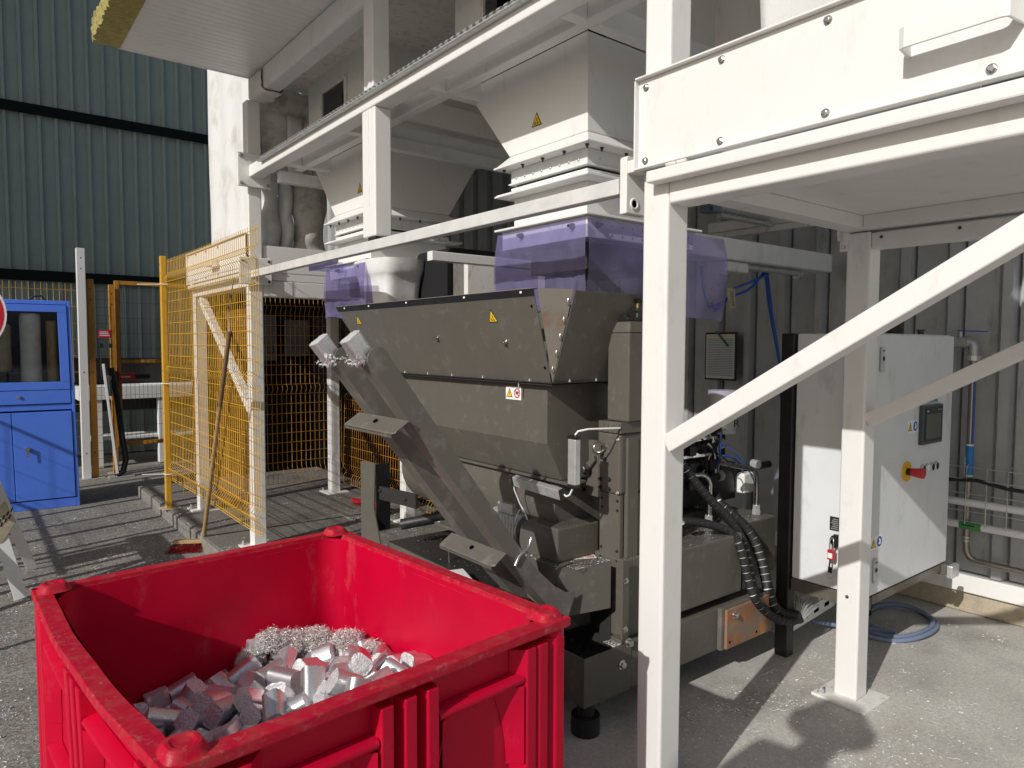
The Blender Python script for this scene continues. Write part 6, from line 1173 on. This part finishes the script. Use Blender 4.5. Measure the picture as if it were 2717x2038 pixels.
def zone(p, k, q):
    x, y = p[0], p[1]; ax = Quaternion(q) @ Vector((0,0,1))
    size = {0:'short',5:'stubby',1:'middling',2:'middling',3:'long',4:'extra long'}[k]
    pose = 'standing' if abs(ax.z) > .6 else ('lying lengthways' if abs(ax.y) > abs(ax.x) else 'lying crossways')
    where = "in the bin's shaded left end" if x < -.16 else "at the bin's shade edge" if x < .05 else "in the bin's sunlit middle" if x < .26 else "at the bin's right end"
    row = 'by the far wall' if y > .33 else 'behind its middle' if y > .12 else 'before its middle' if y > -.12 else 'by the front wall'
    return size+' metal briquette '+pose+' '+where+', '+row
for i, r_ in enumerate(PILE):
    k = r_[0]; o = bpy.data.objects.new('briquette', BM[k][i % 3]); COL.objects.link(o)
    p = Vector(r_[1:4]); o.location = W(p.x, p.y, p.z+.04-.03*max(0,p.x)); o.rotation_mode = 'QUATERNION'; o.rotation_quaternion = QB @ Quaternion(r_[4:8])
    tag(o, zone(p, k, r_[4:8]), 'briquette', 'metal briquettes piled in the red bin')
# two briquettes at the end of the chute
for (xx, yy, zz, lab) in ((.985,2.043,1.540,'silver briquette poking out of the nearer chute trough'), (.985,2.288,1.532,'silver briquette poking out of the farther chute trough')):
    o = bpy.data.objects.new('briquette', BM[2][1]); COL.objects.link(o); d_ = Vector((-.608,0,.794)); o.location = (xx,yy,zz); o.rotation_mode = 'QUATERNION'; o.rotation_quaternion = d_.to_track_quat('Z','Y') @ Quaternion((0,0,1), 1.57)
    tag(o, lab, 'briquette', 'briquettes on the chute')
def fringe(c, n, seed):
    r_ = random.Random(seed); b = MB()
    for i in range(n):
        a = r_.uniform(0,6.28); p = Vector(c)+Vector((r_.uniform(-.05,.05), .036*math.cos(a), .02*math.sin(a)-.01)); q = p+Vector((r_.uniform(-.012,.012),r_.uniform(-.012,.012),r_.uniform(-.012,.008)))
        b.add([p, q, p+Vector((r_.uniform(-.006,.006),r_.uniform(-.006,.006),.006))], [(0,1,2)])
    return b
for c, lab in (((1.012,2.052,1.515),'bright chip crumbs under the nearer chute briquette'), ((1.012,2.278,1.507),'bright chip crumbs under the farther chute briquette')):
    tag(fringe(c, 260, 5).build('chip_crumbs', 'chips', loc=c), lab, 'chips', kind='stuff')
# curly swarf nests
def swarf(name, label, blobs, n, seed):
    r_ = random.Random(seed); b = MB()
    for i in range(n):
        cx_, cy_, cz_, rad = r_.choice(blobs)
        d_ = Vector((r_.gauss(0,1),r_.gauss(0,1),abs(r_.gauss(0,1))*.7)).normalized()*rad*r_.uniform(.3,1)**.5
        p = W(cx_, cy_, cz_)+d_; ax = Vector((r_.gauss(0,1),r_.gauss(0,1),r_.gauss(0,1))).normalized()
        e1 = ax.orthogonal().normalized(); e2 = ax.cross(e1); rr = r_.uniform(.002,.007); tn_ = r_.uniform(.4,1.3); w_ = r_.uniform(.0007,.0018); pts = []
        L_ = r_.uniform(.004,.02)
        for k in range(6):
            a = k/5*tn_*6.28; pts.append(p+e1*rr*math.cos(a)+e2*rr*math.sin(a)+ax*L_*k/5)
        vv = []
        for q in pts: vv += [q, q+ax*w_+e1*w_*.5]
        b.add(vv, [(2*k,2*k+1,2*k+3,2*k+2) for k in range(5)])
    return tag(b.build(name, 'swarf', loc=W(blobs[0][0],blobs[0][1],blobs[0][2])), label, 'swarf', kind='stuff')
swarf('curly_swarf', 'curly silver swarf heaped along the far side of the briquettes', [(.16,.47,.52,.055),(.22,.45,.50,.06),(.30,.41,.50,.06),(.36,.32,.50,.06),(.28,.47,.47,.07),(.40,.22,.49,.05),(.10,.50,.47,.045),(.41,.36,.47,.06),(.34,.45,.46,.06)], 15000, 1)
swarf('curly_swarf', 'thin curl of swarf against the shaded left wall of the bin', [(-.42,.05,.46,.06),(-.43,.12,.42,.06)], 1400, 2)
# ------------------------------------------------------------------ yellow mesh fence on the slab edge
def mesh_panel(fn, L_, H_, pitch, rows, r, folds, seg_fold=True):
    """fn(s,z,out) -> world point; folds: heights of V-shaped stiffening bends"""
    b = MB()
    def off(z):
        o = 0
        for f_ in folds:
            d_ = abs(z-f_)
            if d_ < .05: o += .035*(1-d_/.05)
        return o
    zs = [0, H_]
    for f_ in folds: zs += [max(0,f_-.05), f_, min(H_,f_+.05)]
    zs = sorted(set(round(z,3) for z in zs if 0 <= z <= H_))
    n = int(L_/pitch)
    for i in range(n+1):
        s = i*L_/n; b.tube([fn(s,z,off(z)) for z in zs], r, 5, False)
    for z in rows:
        b.tube([fn(L_*k/6,z,off(z)+r*1.6) for k in range(7)], r, 5, False)
    return b
FP = thing('mesh_fence', 'yellow folded mesh fence panel tied to a yellow post on the slab edge', 'fence', (1.53,5.9,0))
def f1(s, z, o): 
    t = s/2.5; return Vector((1.53+.025*t-o+.012*math.sin(t*5), 7.10-2.46*t, .27+z-.0*t))
H_ = 2.06; folds = [.06,.30,1.02,1.12,1.80,1.98]
rows = [.0,.02,.25,.35,.45,.55,.65,.75,.85,.97,1.07,1.17,1.27,1.37,1.47,1.57,1.67,1.75,1.85,1.93,2.03,.12,.18]
mesh_panel(f1, 2.5, H_, .05, rows, .0026, [.12,1.05,1.88]).build('wire_mesh', 'yellow_wire', FP)
FP["group"] = 'yellow mesh fence panels'
ps = box('post', 'yellow', FP, 1.475, 1.525, 7.115, 7.175, .006, 2.36, .004)
box('foot_plate', 'tan', FP, 1.43, 1.60, 7.07, 7.22, .0, .0055, .001)
for z in (2.2,2.28,.25,1.3,.9):
    b = MB(); b.cyl((1.4745,7.145,z),(1.474,7.145,z),.007,10); b.build('post_hole', 'hole', ps)
for z in (2.10,1.18,.33):
    b = MB(); b.tube([(1.47,7.18,z),(1.465,7.145,z),(1.47,7.105,z),(1.53,7.10,z)], .004, 6); b.tube([(1.465,7.145,z),(1.30,7.25,z-.002)], .003, 6); b.build('cable_tie', 'sticker_white', FP)
# other meshes behind: rear of the far platform and its far side
F2 = thing('mesh_fence', 'orange-lit mesh fence across the far end under the platform', 'fence', (2.4,7.05,0)); F2["group"] = 'yellow mesh fence panels'
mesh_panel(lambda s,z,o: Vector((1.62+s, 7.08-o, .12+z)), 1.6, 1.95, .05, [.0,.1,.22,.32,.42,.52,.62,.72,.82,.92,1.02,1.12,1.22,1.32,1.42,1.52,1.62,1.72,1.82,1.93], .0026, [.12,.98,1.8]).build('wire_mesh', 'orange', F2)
F3 = thing('mesh_fence', 'dense mesh fence panel leaning behind the far platform posts', 'fence', (3.2,6.2,0)); F3["group"] = 'yellow mesh fence panels'
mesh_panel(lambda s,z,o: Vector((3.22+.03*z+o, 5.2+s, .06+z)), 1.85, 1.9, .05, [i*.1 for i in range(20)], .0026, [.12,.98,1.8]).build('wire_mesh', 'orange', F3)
for k, xo in ((1, 1.84),):
    F4 = thing('mesh_fence', ('first' if k == 0 else 'second')+' spare mesh panel stacked behind the front mesh fence', 'fence', (xo,6.4,0)); F4["group"] = 'yellow mesh fence panels'
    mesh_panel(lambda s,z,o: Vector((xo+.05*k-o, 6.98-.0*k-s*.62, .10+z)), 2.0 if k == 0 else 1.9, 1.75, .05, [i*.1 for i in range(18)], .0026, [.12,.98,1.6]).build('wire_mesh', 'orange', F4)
# dark enclosure far behind the platform
DE = thing('dark_enclosure', 'dark machine enclosure behind the mesh under the far platform', 'enclosure', (3.3,8.9,0))
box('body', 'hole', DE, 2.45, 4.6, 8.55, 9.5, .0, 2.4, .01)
for i, (xa, xb, za, zb) in enumerate(((2.5,2.72,1.35,1.95),(2.85,3.05,1.35,1.9),(3.15,3.45,1.4,1.85))):
    n_ = MB().box(xa,xb,8.54,8.5495,za,zb).build('notice_panel', 'grey_dark', DE)
    MB().box(xa+.05,xb-.05,8.536,8.5395,za+.1,za+.2).build('print_block', 'print_black', n_)
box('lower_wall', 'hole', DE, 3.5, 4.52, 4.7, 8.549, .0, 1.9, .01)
# ------------------------------------------------------------------ push broom leaning on the fence
BR = thing('push_broom', 'push broom with red bristles leaning against the yellow fence', 'broom', (1.48,5.9,-.12))
b = MB(); b.tube([(1.495,5.915,.0),(1.485,5.62,.55),(1.475,5.32,1.1),(1.468,5.045,1.60)], [.017,.017,.016,.015], 12); b.build('handle', 'wood', BR)
b = MB(); b.tube([(1.4755,5.32,1.1),(1.4685,5.047,1.597)], [.0166,.0156], 12); b.tube([(1.468,5.045,1.60),(1.466,5.03,1.64)], .019, 12); b.build('grip', 'wood_dark', BR)
b = MB(); b.tube([(1.466,5.03,1.64),(1.47,5.06,1.75),(1.476,5.02,1.86),(1.48,4.98,1.95),(1.485,4.96,2.0)], .003, 6); b.build('wire_hook', 'steel', BR)
b = MB(); b.cyl((1.497,5.945,-.045),(1.493,5.90,.04),.022,14); b.build('socket', 'galv', BR)
hd = MB().hexa([Vector((1.495,5.90,-.055))+Vector(q) for q in ((-.21,.13,0),(.02,.0,0),(.045,.045,0),(-.185,.175,0),(-.205,.133,.028),(.02,.005,.028),(.045,.048,.028),(-.183,.172,.028))]).build('head', 'wood', BR, .005)
rnd = random.Random(8); b = MB()
for i in range(380):
    t = rnd.random(); w_ = rnd.random(); p = Vector((1.495-.205+.225*t+.025*w_, 5.90+.13-.13*t+.045*w_, -.054)); q = p+Vector((-.06*rnd.random()-.035, -.035+rnd.uniform(-.015,.015), -.062)); sd = Vector((.0012,.0008,0)); b.add([p-sd,p+sd,q+sd,q-sd],[(0,1,2,3)])
b.build('bristles', 'brush', BR)
# ------------------------------------------------------------------ blue workshop cabinet
BL = thing('blue_cabinet', 'bright blue steel cabinet with glazed upper door and lower doors', 'cabinet', (.5,8.6,-.12))
ba = R(-4); ox = Vector((math.cos(ba), math.sin(ba),0)); oy = Vector((-math.sin(ba), math.cos(ba),0)); BO = Vector((.925,8.395,-.12))
def bpnt(x, y, z): return BO+ox*(x-.016*z)+oy*y+Vector((0,0,z+.016*x*0))
def bbox(name, m_, x0,x1,y0,y1,z0,z1, par=None, bev=.004):
    b = MB(); b.hexa([bpnt(x0,y0,z0),bpnt(x1,y0,z0),bpnt(x1,y1,z0),bpnt(x0,y1,z0),bpnt(x0,y0,z1),bpnt(x1,y0,z1),bpnt(x1,y1,z1),bpnt(x0,y1,z1)]); return b.build(name, m_, par or BL, bev)
Wd = 1.05
bbox('side_panel','blue',-.03,0,.0,.5,.0,2.10); bbox('side_panel','blue',-Wd,-Wd+.03,.0,.5,.0,2.10); bbox('back_panel','blue_dark',-Wd+.031,-.031,.48,.5,.0,2.09)
bbox('top_panel','blue',-Wd+.031,-.031,.0,.479,2.06,2.10); bbox('base_panel','blue',-Wd+.031,-.031,.0,.479,.0,.09); bbox('middle_shelf','blue',-Wd+.031,-.031,.01,.479,1.00,1.06); bbox('shelf','blue_dark',-Wd+.031,-.031,.1,.47,1.37,1.385)
dr_ = bbox('drawer_front','blue',-Wd+.035,-.035,-.004,.012,1.065,1.20); 
b = MB(); b.cyl(bpnt(-.47,-.0045,1.14),bpnt(-.47,-.016,1.14),.016,16); b.build('drawer_lock','steel',dr_)
for xa, xb in ((-Wd+.035,-.54),(-.535,-.035)): dd = bbox('lower_door','blue',xa,xb,-.008,.010,.10,.985)
b = MB(); p = bpnt(-.42,-.0085,.62); b.cyl(p, p-oy*.03,.02,16); b.bar(p-oy*.03, p-oy*.032+Vector((0,0,-.09)),.006,.016,(1,0,0)); b.build('key_handle','steel',dd)
ud = MB()
def bb2(b,x0,x1,y0,y1,z0,z1): b.hexa([bpnt(x0,y0,z0),bpnt(x1,y0,z0),bpnt(x1,y1,z0),bpnt(x0,y1,z0),bpnt(x0,y0,z1),bpnt(x1,y0,z1),bpnt(x1,y1,z1),bpnt(x0,y1,z1)])
bb2(ud,-Wd+.035,-.035,-.008,.010,1.205,1.285); bb2(ud,-Wd+.035,-.035,-.008,.010,1.985,2.055); bb2(ud,-.115,-.035,-.008,.010,1.2855,1.9845); bb2(ud,-Wd+.035,-Wd+.115,-.008,.010,1.2855,1.9845)
udo = ud.build('glazed_door','blue',BL,.003)
bbox('pane','glass',-Wd+.116,-.116,.0,.004,1.286,1.984,udo,0)
# things inside: a white drum and a dark bundle
for (x,y,z0,z1,r,m_,lab) in ((-.66,.165,1.39,1.86,.15,'tan','tan drum on the shelf behind the cabinet glass'),(-.36,.11,1.07,1.97,.09,'bag_white','white rolled sheet standing behind the cabinet glass'),(-.18,.10,1.07,1.9,.05,'wood','orange brown board behind the cabinet glass')):
    b = MB(); b.lathe([(.001,0),(r*.9,0),(r,.03),(r*.97,(z1-z0)*.5),(r,(z1-z0)-.03),(r*.9,z1-z0),(.001,z1-z0)], bpnt(x,y,z0), (0,0,1), 20); tag(b.build('stored_roll', m_, loc=bpnt(x,y,z0)), lab, 'roll')
b = MB(); b.tube([bpnt(-.35,.1,2.10),bpnt(-.31,.1,2.14),bpnt(-.24,.12,2.15),bpnt(-.2,.12,2.10)], .009, 8); tag(b.build('cable_end','rubber',loc=bpnt(-.3,.1,2.1)), 'black cable loop on top of the blue cabinet', 'cable')
# ------------------------------------------------------------------ gates and posts in the shade
def gpost(name, m_, x0,x1,y0,y1,z1,label,cat,foot=True):
    T = thing(name, label, cat, ((x0+x1)/2,(y0+y1)/2,-.12)); box('upright', m_, T, x0,x1,y0,y1,-.11,z1,.004)
    if foot: box('foot_plate', 'tan' if m_ != 'white' else 'galv', T, x0-.06,x1+.06,y0-.05,y1+.05,-.12,-.1105,.001)
    for z in (z1-.12, z1-.25, 1.2, .2):
        b = MB(); b.cyl(((x0+x1)/2,y0-.0005,z),((x0+x1)/2,y0-.001,z),.008,8); b.build('hole','hole',T)
    return T
gpost('white_post','white',1.135,1.225,9.95,10.04,2.705,'tall white post in front of the green wall','post')
gpost('gate_post','orange',1.245,1.315,10.0,10.07,2.34,'orange gate post right of the white post','post')
gpost('gate_post','orange',1.505,1.565,10.2,10.26,2.30,'second orange gate post in the shade','post')
GA = thing('mesh_gate','orange framed mesh gate standing before the green wall','gate',(1.85,10.3,-.12))
for a in ((1.58,1.635,10.28,10.32,.22,2.36),(2.5,2.55,10.28,10.32,.22,2.36)): box('stile','orange',GA,*a,.003)
for a in ((1.6355,2.4995,10.283,10.318,2.31,2.36),(1.6355,2.4995,10.283,10.318,.22,.27),(1.6355,2.4995,10.283,10.318,1.30,1.34)): box('rail','orange',GA,*a,.003)
mesh_panel(lambda s,z,o: Vector((1.64+s,10.30,.28+z)), .86, 2.02, .05, [i*.2 for i in range(11)], .0022, []).build('wire_mesh','dark_steel',GA)
GB = thing('mesh_screen','fine wire mesh screen left of the white post','screen',(.6,10.1,-.12))
mesh_panel(lambda s,z,o: Vector((.1+s,10.1-o,.0+z)), 1.05, 2.28, .06, [i*.2 for i in range(12)], .0022, [.2,1.1,2.0]).build('wire_mesh','yellow_wire',GB)
GC = thing('mesh_screen','fine wire mesh screen between the two orange posts','screen',(1.4,10.12,-.12))
mesh_panel(lambda s,z,o: Vector((1.32+s,10.12-o,.0+z)), .19, 2.25, .05, [i*.1 for i in range(23)], .002, [1.1]).build('wire_mesh','dark_steel',GC)
rs = thing('red_notice','small red notice hanging between the orange posts','notice',(1.42,10.0,1.65)); box('plate','sign_red',rs,1.345,1.485,9.98,9.99,1.62,1.72,.002)
for i in range(3): MB().box(1.36,1.47-.01*i,9.978,9.9795,1.645+i*.022,1.655+i*.022).build('text_line','sticker_white',rs)
for x in (1.36,1.46): 
    b = MB(); b.box(x,x+.035,9.97,10.0,1.50,1.55); b.tube([(x+.006,9.985,1.55),(x+.006,9.985,1.60),(x+.028,9.985,1.60),(x+.028,9.985,1.55)],.004,6); b.build('padlock','black',rs)
gl_ = thing('gate_lock','red and black gate interlock on the orange gate','lock',(1.6,10.2,1.1)); box('body','black',gl_,1.47,1.58,10.15,10.199,1.0,1.2,.006); box('handle','red_button',gl_,1.56,1.78,10.16,10.21,1.08,1.17,.012); box('grip','black',gl_,1.7,1.95,10.165,10.205,1.095,1.155,.01); box('bolt','galv',gl_,1.61,1.72,10.155,10.1595,1.115,1.135,.002)
wt = thing('white_workbench','pale steel workbench behind the mesh gate','bench',(1.9,10.9,-.12)); box('top','white_cool',wt,1.2,2.9,10.7,11.3,.80,.98,.006)
for x in (1.35,2.15,2.7): box('leg','white_cool',wt,x,x+.12,10.72,10.84,-.11,.799,.004)
box('shelf','white_cool',wt,1.3,2.8,10.75,11.2,.25,.29,.004); box('back_rail','grey_dark',wt,1.2,2.9,11.31,11.36,.6,1.35,.004)
pi = thing('leaning_prop','leaning white steel prop at the foot of the gate','prop',(1.45,9.9,-.12)); b = MB(); b.bar((1.38,9.9,1.30),(1.50,9.88,-.10),.09,.03); b.build('bar','white_cool',pi,.003); box('foot','galv',pi,1.40,1.68,9.82,9.96,-.12,-.10,.002)
b = MB(); b.tube([(1.47,9.95,1.25),(1.52,9.93,.9),(1.56,9.9,.4),(1.60,9.9,.1),(1.56,9.88,-.05),(1.48,9.85,-.10)],.035,12); tag(b.build('black_hose','rubber',loc=(1.5,9.9,-.1)),'thick black hose hanging beside the leaning prop','hose')
sk = thing('valve_pump','grey pipe valve beside the gate lock','valve',(1.42,9.95,.9)); b = MB(); b.cyl((1.44,9.96,.9),(1.44,9.96,1.1),.04,14); b.cyl((1.44,9.96,1.1),(1.44,9.96,1.15),.055,14); b.cyl((1.40,9.96,1.0),(1.50,9.96,1.0),.025,12); b.build('body','galv',sk)
# ------------------------------------------------------------------ metal trestle and round sign at the left edge
TR = thing('metal_trestle','grey steel trestle with stencilled board at the left edge','trestle',(.25,5.85,-.12))
def leg(foot, top, w_): 
    b = MB(); b.bar(foot, top, w_, .018, (0,1,.0)); return b.build('leg','white_cool',TR,.002)
leg((.262,5.52,-.118),(.10,5.62,.62),.075); leg((.368,6.195,-.118),(.147,6.02,.62),.065)
leg((.02,5.30,-.118),(-.20,5.60,.62),.075); leg((-.30,6.30,-.118),(-.05,6.05,.62),.075)
b = MB(); b.prism([(.10,5.56,.42),(.196,5.56,.53),(.252,5.56,.385),(.176,5.56,.255),(.10,5.56,.25)], (0,.012,0)); bd = b.build('board','tan',TR,.003)
box('top_bar','galv',TR,-.12,.06,5.3,6.4,.60,.66,.004)
rnd = random.Random(12)
for i in range(5):
    for j in range(2):
        px_, pz_ = .125+.022*i+.012*j, .335+.022*i+.045*j; b = MB(); b.bar((px_,5.5585,pz_-.012),(px_+.010,5.5585,pz_+.014),.0008,.009,(1,0,0)); b.build('stencil_mark','print_black',bd)
SG = thing('round_sign','red round traffic sign with white rim cut by the left edge','sign',(.10,5.0,0))
c = Vector((-.022,4.50,1.70)); n_ = Vector((-.05,-1,0)).normalized()
b = MB(); b.cyl(c, c-n_*.004, .218, 48); s_ = b.build('plate','sticker_white',SG); b = MB(); b.cyl(c+n_*.001, c+n_*.0002, .2065, 48); b.build('disc','sign_red',s_)
b = MB(); b.cyl((-.02,4.63,-.12),(-.02,4.63,1.9),.02,12); b.build('pole','galv',SG)
# mesh barrier out of view on the left that throws its shadow over asphalt and cabinet
OB = thing('site_fence','wire site fence standing left of the picture','fence',(-1.6,6.5,-.12))
mesh_panel(lambda s,z,o: Vector((-1.3-.05*s,5.4+s,-.1+z)), 3.4, 1.9, .12, [i*.25 for i in range(8)], .003, []).build('wire_mesh','dark_steel',OB)
for y, hw in ((5.32,.03),(5.52,.02),(5.98,.03),(6.13,.022),(6.62,.035),(7.05,.02),(7.6,.03),(8.2,.02),(8.8,.03)): box('post','dark_steel',OB,-1.36,-1.31,y-hw,y+hw,-.12,2.1,.003)
for z in (.3,1.0,1.75): box('rail','dark_steel',OB,-1.34,-1.315,5.42,8.78,z,z+.03,.002)
box('board','box_dark',OB,-1.40,-1.37,5.60,5.90,1.05,1.45,.003)
# crumpled glove-like rag beside the bin, red brush on the far slab
rnd = random.Random(3); b = MB()
b.lathe([(.002,0),(.03,.02),(.035,.08),(.03,.16),(.015,.24),(.002,.26)], (.0,2.95,-.10), (.8,.3,.05), 12)
b.v = [(p[0]+rnd.uniform(-.008,.008), p[1]+rnd.uniform(-.008,.008), max(-.118,p[2]+rnd.uniform(-.01,.01))) for p in b.v]; tag(b.build('crumpled_rag','white_dirty',loc=(.1,3.0,-.12)),'crumpled pale rag on the asphalt beside the red bin','rag')
hb = thing('hand_brush','small red hand brush lying on the far slab','brush',(3.0,6.0,0)); b = MB(); b.bar((2.95,6.25,.045),(3.05,5.75,.06),.05,.03); b.build('head','sign_red',hb,.008); b = MB()
for i in range(160):
    t = rnd.random(); p = Vector((2.95+.1*t,6.25-.5*t,.03)); q = p+Vector((-.03+rnd.uniform(-.01,.01),rnd.uniform(-.01,.01),-.028)); b.add([p,p+Vector((.003,0,0)),q+Vector((.003,0,0)),q],[(0,1,2,3)])
b.build('bristles','brush',hb)
# ------------------------------------------------------------------ loose metal chips lying on surfaces (too many to count)
def chips(name, label, areas, n, seed, size=(.0015,.005), mt='chips'):
    r_ = random.Random(seed); b = MB(); cl = []
    for A_ in areas:
        for _ in range(max(2, A_[-1])): cl.append((A_, r_.uniform(A_[0],A_[1]), r_.uniform(A_[2],A_[3])))
    for i in range(n):
        A_, cx_, cy_ = r_.choice(cl); s_ = r_.choice((.02,.05,.12))
        if r_.random() < .3: x = r_.uniform(A_[0],A_[1]); y = r_.uniform(A_[2],A_[3])
        else: x = min(A_[1],max(A_[0],r_.gauss(cx_,s_))); y = min(A_[3],max(A_[2],r_.gauss(cy_,s_)))
        z = A_[4]+.001; s = r_.uniform(*size)*(2 if r_.random() < .04 else 1); a = r_.uniform(0,6.28); t = r_.uniform(-.5,.5)*s
        d_ = Vector((math.cos(a),math.sin(a),0))*s; e = Vector((-math.sin(a),math.cos(a),0))*s*r_.uniform(.2,.7); p = Vector((x,y,z))
        b.add([p-d_, p+e+Vector((0,0,abs(t))), p+d_+Vector((0,0,abs(t)*.6)), p-e], [(0,3,2,1)])
    return tag(b.build(name, mt, loc=(areas[0][0],areas[0][2],areas[0][4])), label, 'chips', kind='stuff')
chips('metal_chips', 'bright metal chips on top of the press guard', [(1.86,2.05,2.08,2.30,.6565,4),(1.90,2.09,2.0,2.05,.657,2),(2.11,2.38,1.935,2.15,.673,3)], 1500, 1, (.001,.004))
chips('metal_chips', 'bright metal chips on the press cover and tank behind the near post', [(2.41,2.88,1.92,2.2,.663,5),(2.92,3.36,2.03,2.3,.653,3)], 1100, 2, (.001,.0035))
chips('metal_chips', 'metal chips scattered on the press base tray', [(1.87,2.6,2.6,4.3,.466,9),(1.87,2.1,2.45,3.0,.656,3)], 1600, 3, (.0015,.005))
chips('metal_chips', 'metal chips on the rim of the chip drawer', [(2.02,2.11,1.905,1.96,.343,3)], 500, 4, (.001,.004))
chips('metal_chips', 'metal swarf chips strewn over the concrete floor at right', [(2.0,4.4,.1,1.85,.0,34),(2.1,3.4,.9,1.8,.0,16)], 3600, 5, (.0015,.0065))
chips('metal_chips', 'metal chips littering the ribbed slab at the far platform', [(1.5,3.5,4.4,7.4,.0,30)], 1600, 6, (.002,.007))
chips('metal_chips', 'metal chips strewn over the asphalt left of the bin', [(.1,1.47,5.0,8.2,-.12,26),(-.2,.2,2.2,5.0,-.12,20)], 4200, 7, (.002,.008))
chips('metal_chips', 'metal chips on the hopper clamping flange', [(1.828,1.845,2.1,3.5,1.402,12)], 260, 8, (.0008,.002))
def curls(areas, n, seed):
    r_ = random.Random(seed); b = MB()
    for i in range(n):
        A_ = r_.choice(areas); p = Vector((r_.uniform(A_[0],A_[1]), r_.uniform(A_[2],A_[3]), A_[4]+.003)); a = r_.uniform(0,6.28); rr = r_.uniform(.006,.03); tn_ = r_.uniform(.5,2.6)
        pts = [p+Vector((rr*math.cos(a+tn_*k/6)*1.0, rr*math.sin(a+tn_*k/6), .003*math.sin(k*1.3)+.002)) for k in range(7)]
        vv = []
        for q in pts: vv += [q, q+Vector((.0012,.0008,.0012))]
        b.add(vv, [(2*k,2*k+2,2*k+3,2*k+1) for k in range(6)])
    return b
tag(curls([(2.2,4.2,.2,1.8,.0),(2.4,3.2,1.0,1.7,.0)], 190, 2).build('swarf_curls','swarf',loc=(3,1,0)), 'thin curled swarf threads on the concrete floor', 'swarf', kind='stuff')
# unseen person on an added step, placed so the head shadow reaches the floor
PE = thing('person', 'person in dark work clothes and helmet on an added step beside the camera, out of view', 'person', (-.68,.45,.42))
pv = {'pelvis':(0,0,.93),'chest':(0,0,1.28),'neck':(0,0,1.48),'head':(.02,0,1.62),'ls':(0,.19,1.42),'le':(.02,.26,1.14),'lh':(.14,.20,.94),'rs':(0,-.19,1.42),'re':(.03,-.27,1.15),'rh':(.16,-.22,1.0),'lhip':(0,.10,.88),'lk':(.02,.11,.48),'la':(0,.11,.07),'lt':(.14,.12,.03),'rhip':(0,-.10,.88),'rk':(.02,-.11,.48),'ra':(0,-.11,.07),'rt':(.14,-.12,.03)}
pr_ = {'pelvis':.15,'chest':.17,'neck':.06,'head':.095,'ls':.075,'le':.05,'lh':.035,'rs':.075,'re':.05,'rh':.035,'lhip':.095,'lk':.06,'la':.04,'lt':.035,'rhip':.095,'rk':.06,'ra':.04,'rt':.035}
ks = list(pv); ed = [('pelvis','chest'),('chest','neck'),('neck','head'),('chest','ls'),('ls','le'),('le','lh'),('chest','rs'),('rs','re'),('re','rh'),('pelvis','lhip'),('lhip','lk'),('lk','la'),('la','lt'),('pelvis','rhip'),('rhip','rk'),('rk','ra'),('ra','rt')]
me = bpy.data.meshes.new('body'); me.from_pydata([pv[k] for k in ks], [(ks.index(a),ks.index(c)) for a,c in ed], [])
ob = bpy.data.objects.new('body', me); COL.objects.link(ob); ob.parent = PE; me.materials.append(M['cloth_navy'])
sk_ = ob.modifiers.new('skin','SKIN')
for i, k in enumerate(ks): me.skin_vertices[0].data[i].radius = (pr_[k],pr_[k]); me.skin_vertices[0].data[i].use_root = (k == 'pelvis')
ss = ob.modifiers.new('sub','SUBSURF'); ss.levels = 2; ss.render_levels = 2
hm_ = MB(); hm_.lathe([(.165,-.01),(.165,.0),(.125,.012),(.12,.06),(.09,.11),(.04,.135),(.001,.138)], (0,0,0), (0,0,1), 28); ho = hm_.build('helmet', 'sticker_white'); ho.parent = PE; ho.location = (.02,0,1.655)
st = thing('added_step', 'low grey step added out of view to raise the person casting shade', 'step', (-.68,.45,-.12)); box('step_top', 'galv', st, -.98,-.40,.1,.8,.38,.42,.004)
for x in (-.96,-.46):
    for y in (.12,.74): box('leg', 'galv', st, x,x+.04,y,y+.04,-.12,.379,.002)
